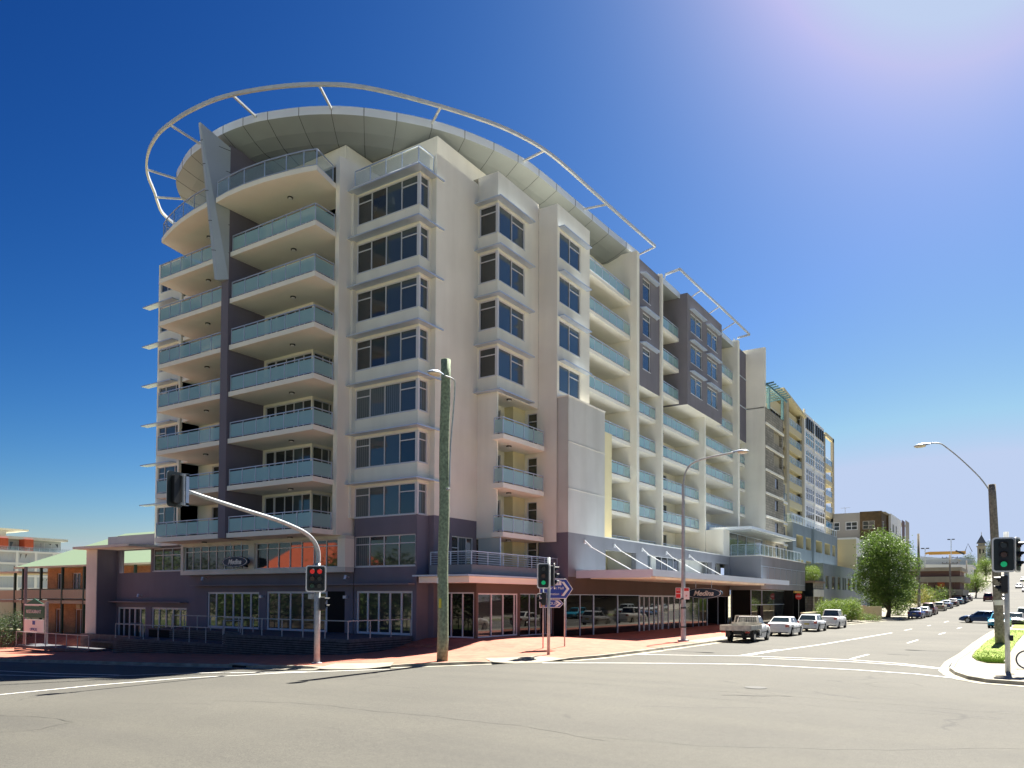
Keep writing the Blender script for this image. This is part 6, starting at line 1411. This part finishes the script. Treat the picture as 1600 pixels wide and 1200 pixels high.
# ---- beige horizontal building
T = empty('beige_offices', (-14, 172, 0), 'low beige building with long horizontal floor bands right of the big tree', 'office building')
b = MB(); z_ = prof(170)
for z0_, z1_, x1, x0 in ((7.9, 8.6, -8.4, -22), (5.7, 6.8, -7.9, -22), (3.2, 4.3, -8.2, -22)): b.prism([(x0, 170), (x1, 170), (x1+.3, 186), (x0, 186)], z0_, z1_, TAN)
b.build('floor_band', T)
b = MB(); b.box(-21.5, -8.7, 170.8, 185, 0, 8, mat('brown_brickwork', (.18, .10, .08), .8)); b.box(-12.5, -11.3, 170.75, 170.8, 4.3, 5.7, ORANGE); b.build('wall', T)
for x in (-20, -17, -14, -10.6): window(T, 'Y', 170.75, -1, x-1.2, x+1.0, 4.35, 5.65, (.5,), (), pane=PANE, fm=TANL, sill=False)
T = empty('arched_roof_hall', (-12, 235, 0), 'pale building with a low arched roof beyond the beige offices', 'building')
b = MB(); pts = [(-18, 8.0)]+[(-16+8*k/10, 7.4+1.5*math.sin(math.pi*k/10)) for k in range(11)]; b.ext([(x, 235, z) for x, z in pts[1:]], (0, 18, 0), mat('pale_blue_roof', (.55, .62, .68), .5)); b.box(-15.7, -8.3, 235.5, 252, 0, 7.5, mat('tan_brick', (.30, .25, .18), .8)); b.build('hall', T)
T = empty('white_shed', (-15, 270, 0), 'white pitched warehouse above the arched roof hall', 'building')
b = MB(); b.box(-22, -10.8, 270, 290, 4, 12.3, WHITEP); b.ext([(-23, 269.5, 12.2), (-10.2, 269.5, 12.2), (-10.2, 269.5, 12.9), (-23, 269.5, 13.3)], (0, 21, 0), WHITEP); b.build('wall', T)
for k, (x0, x1, y, z0_, z1_, c, lab) in enumerate(((-40, -17, 320, 8, 18.0, (.34, .36, .38), 'long grey roofed building on the skyline left of the tower'), (-21, -13, 340, 10, 18.4, (.30, .36, .42), 'blue grey shed below the orange boom'), (-40, -18, 300, 6, 14.6, (.42, .44, .44), 'pale grey flat roofed building above the beige offices'))):
    T = empty('hillside_building', ((x0+x1)/2, y, z0_), lab, 'building', 'buildings on the hillside'); b = MB(); m = mat('hill_wall', c, .8, noise=.1); b.box(x0, x1, y, y+14, z0_-4, z1_-1, m); b.ext([(x0-.6, y-.5, z1_-1), (x1+.6, y-.5, z1_-1), ((x0+x1)/2, y-.5, z1_+.3)], (0, 15, 0), mat('hill_roof', tuple(q*1.2 for q in c), .7)); b.build('wall', T)
    for q in range(5): xw = x0+(x1-x0)*(q+.3)/5; window(T, 'Y', y, -1, xw, xw+(x1-x0)*.1, z1_-3.4, z1_-2, (.5,), (), pane=PANE, sill=False)
T = empty('crane_boom', (-20, 350, 20), 'orange horizontal crane boom lying along the skyline', 'crane')
b = MB(); OC = mat('crane_orange', (.62, .30, .04), .5); b.box(-28.6, -15.8, 350, 351, 20.4, 21.6, OC); b.bar((-30, 350.5, 20.9), (-28.6, 350.5, 21.2), .8, .8, OC); b.build('boom', T); b = MB(); b.bar((-19.2, 349.8, 21.8), (-16.2, 349.8, 20.2), .4, .5, BLK); b.tube([(-16, 350, 21.5), (-15, 350, 24.5), (-13.6, 350, 21.2)], .12, BLK); b.build('hoist', T)
T = empty('stone_tower', (-12, 400, 16), 'pale stone clock tower with a pointed grey roof on the skyline', 'tower')
ST = mat('pale_sandstone', (.42, .37, .28), .8); b = MB(); b.box(-13.6, -10.4, 400, 403.2, 12, 26.0, ST); b.box(-13.9, -10.1, 399.7, 403.5, 26, 26.5, ST); b.box(-13.3, -10.7, 400.3, 402.9, 26.5, 27.6, ST)
b.build('shaft', T); b = MB(); b.v += [(-13.9, 399.7, 27.6), (-10.1, 399.7, 27.6), (-10.1, 403.5, 27.6), (-13.9, 403.5, 27.6), (-12, 401.6, 31.6)]
for q in ((0, 1, 4), (1, 2, 4), (2, 3, 4), (3, 0, 4), (3, 2, 1, 0)): b.f.append(q); b.m.append(b.mi(mat('slate', (.16, .17, .18), .7)))
b.tube([(-12, 401.6, 31.4), (-12, 401.6, 32.6)], .12, ST, 6); b.build('spire_roof', T)
for x in (-12.9, -11.6): b = MB(); b.box(x, x+.6, 399.9, 400, 23, 25, DARK); b.build('window', T)
for lab, x, y, z1_ in (('twin headed light mast on the skyline above the orange boom', -19.6, 330, 24.8), ('short twin headed light mast left of the orange boom', -24.8, 290, 19.3)):
    T = empty('light_mast', (x, y, z1_-9), lab, 'light mast', 'light masts on the skyline'); b = MB(); b.tube([(x, y, z1_-10), (x, y, z1_)], .14, GALV, 6); b.build('mast', T); b = MB(); b.box(x-1.2, x-.2, y, y+.5, z1_, z1_+.35, BLK); b.box(x+.2, x+1.2, y, y+.5, z1_, z1_+.35, BLK); b.build('lamp_head', T)
# ---- power poles up the street with wires
def ppole(lab, x, y, ztop, arms=True, r=.2):
    z = zg(x, y); T = empty('power_pole', (x, y, z), lab, 'power pole', 'timber power poles up the street'); b = MB(); b.tube([(x, y, z-.3), (x, y, ztop)], [r, r*.75], POLEG, 10); b.build('pole', T, smooth=True)
    if arms:
        for zz in (ztop-.6, ztop-1.6): b = MB(); b.box(x-1.3, x+1.3, y-.06, y+.06, zz, zz+.12, POLEG); [b.tube([(x+q, y, zz+.12), (x+q, y, zz+.3)], .06, BLK, 6) for q in (-1.2, -.5, .5, 1.2)]; b.build('cross_arm', T)
    return T
T1 = ppole('grey timber power pole right beside the big street tree', -11.2, 121.5, 11.6, False, .22); ppole('power pole with cross arms in front of the beige offices', -9.9, 163, 10.6); ppole('slim power pole right of the beige offices', -9.1, 205, 11.4, False, .16)
T = empty('side_road_sign', (-14.6, 104, zf(-14.6, 104)), 'small white sign on a short post before the cream wall', 'road sign', None); b = MB(); b.tube([(-16.2, 101.5, -.3), (-16.2, 101.5, 2.0)], .04, GALV, 6); b.build('post', T); b = MB(); b.box(-16.6, -15.8, 101.4, 101.45, 1.3, 2.0, WHITEP); b.build('sign_panel', T)
# terracotta roofed house across the side street, mirrored in the first floor windows
T = empty('opposite_house', (-82, -8, -2.5), 'house with darkened walls and terracotta roof across the side street outside the view', 'house')
b = MB(); b.box(-91, -73, -14, -4, -4, 5, mat('shaded_brick', (.09, .07, .055), .9)); b.build('wall', T); b = MB(); b.v += [(-92, -15, 5), (-72, -15, 5), (-72, -3, 5), (-92, -3, 5), (-87, -9, 9.8), (-77, -9, 9.8)]  # wall colour darkened so the ground floor glass mirrors it dimly
for q in ((0, 1, 5, 4), (1, 2, 5), (2, 3, 4, 5), (3, 0, 4)): b.f.append(q); b.m.append(b.mi(ORANGE))
b.build('roof', T)
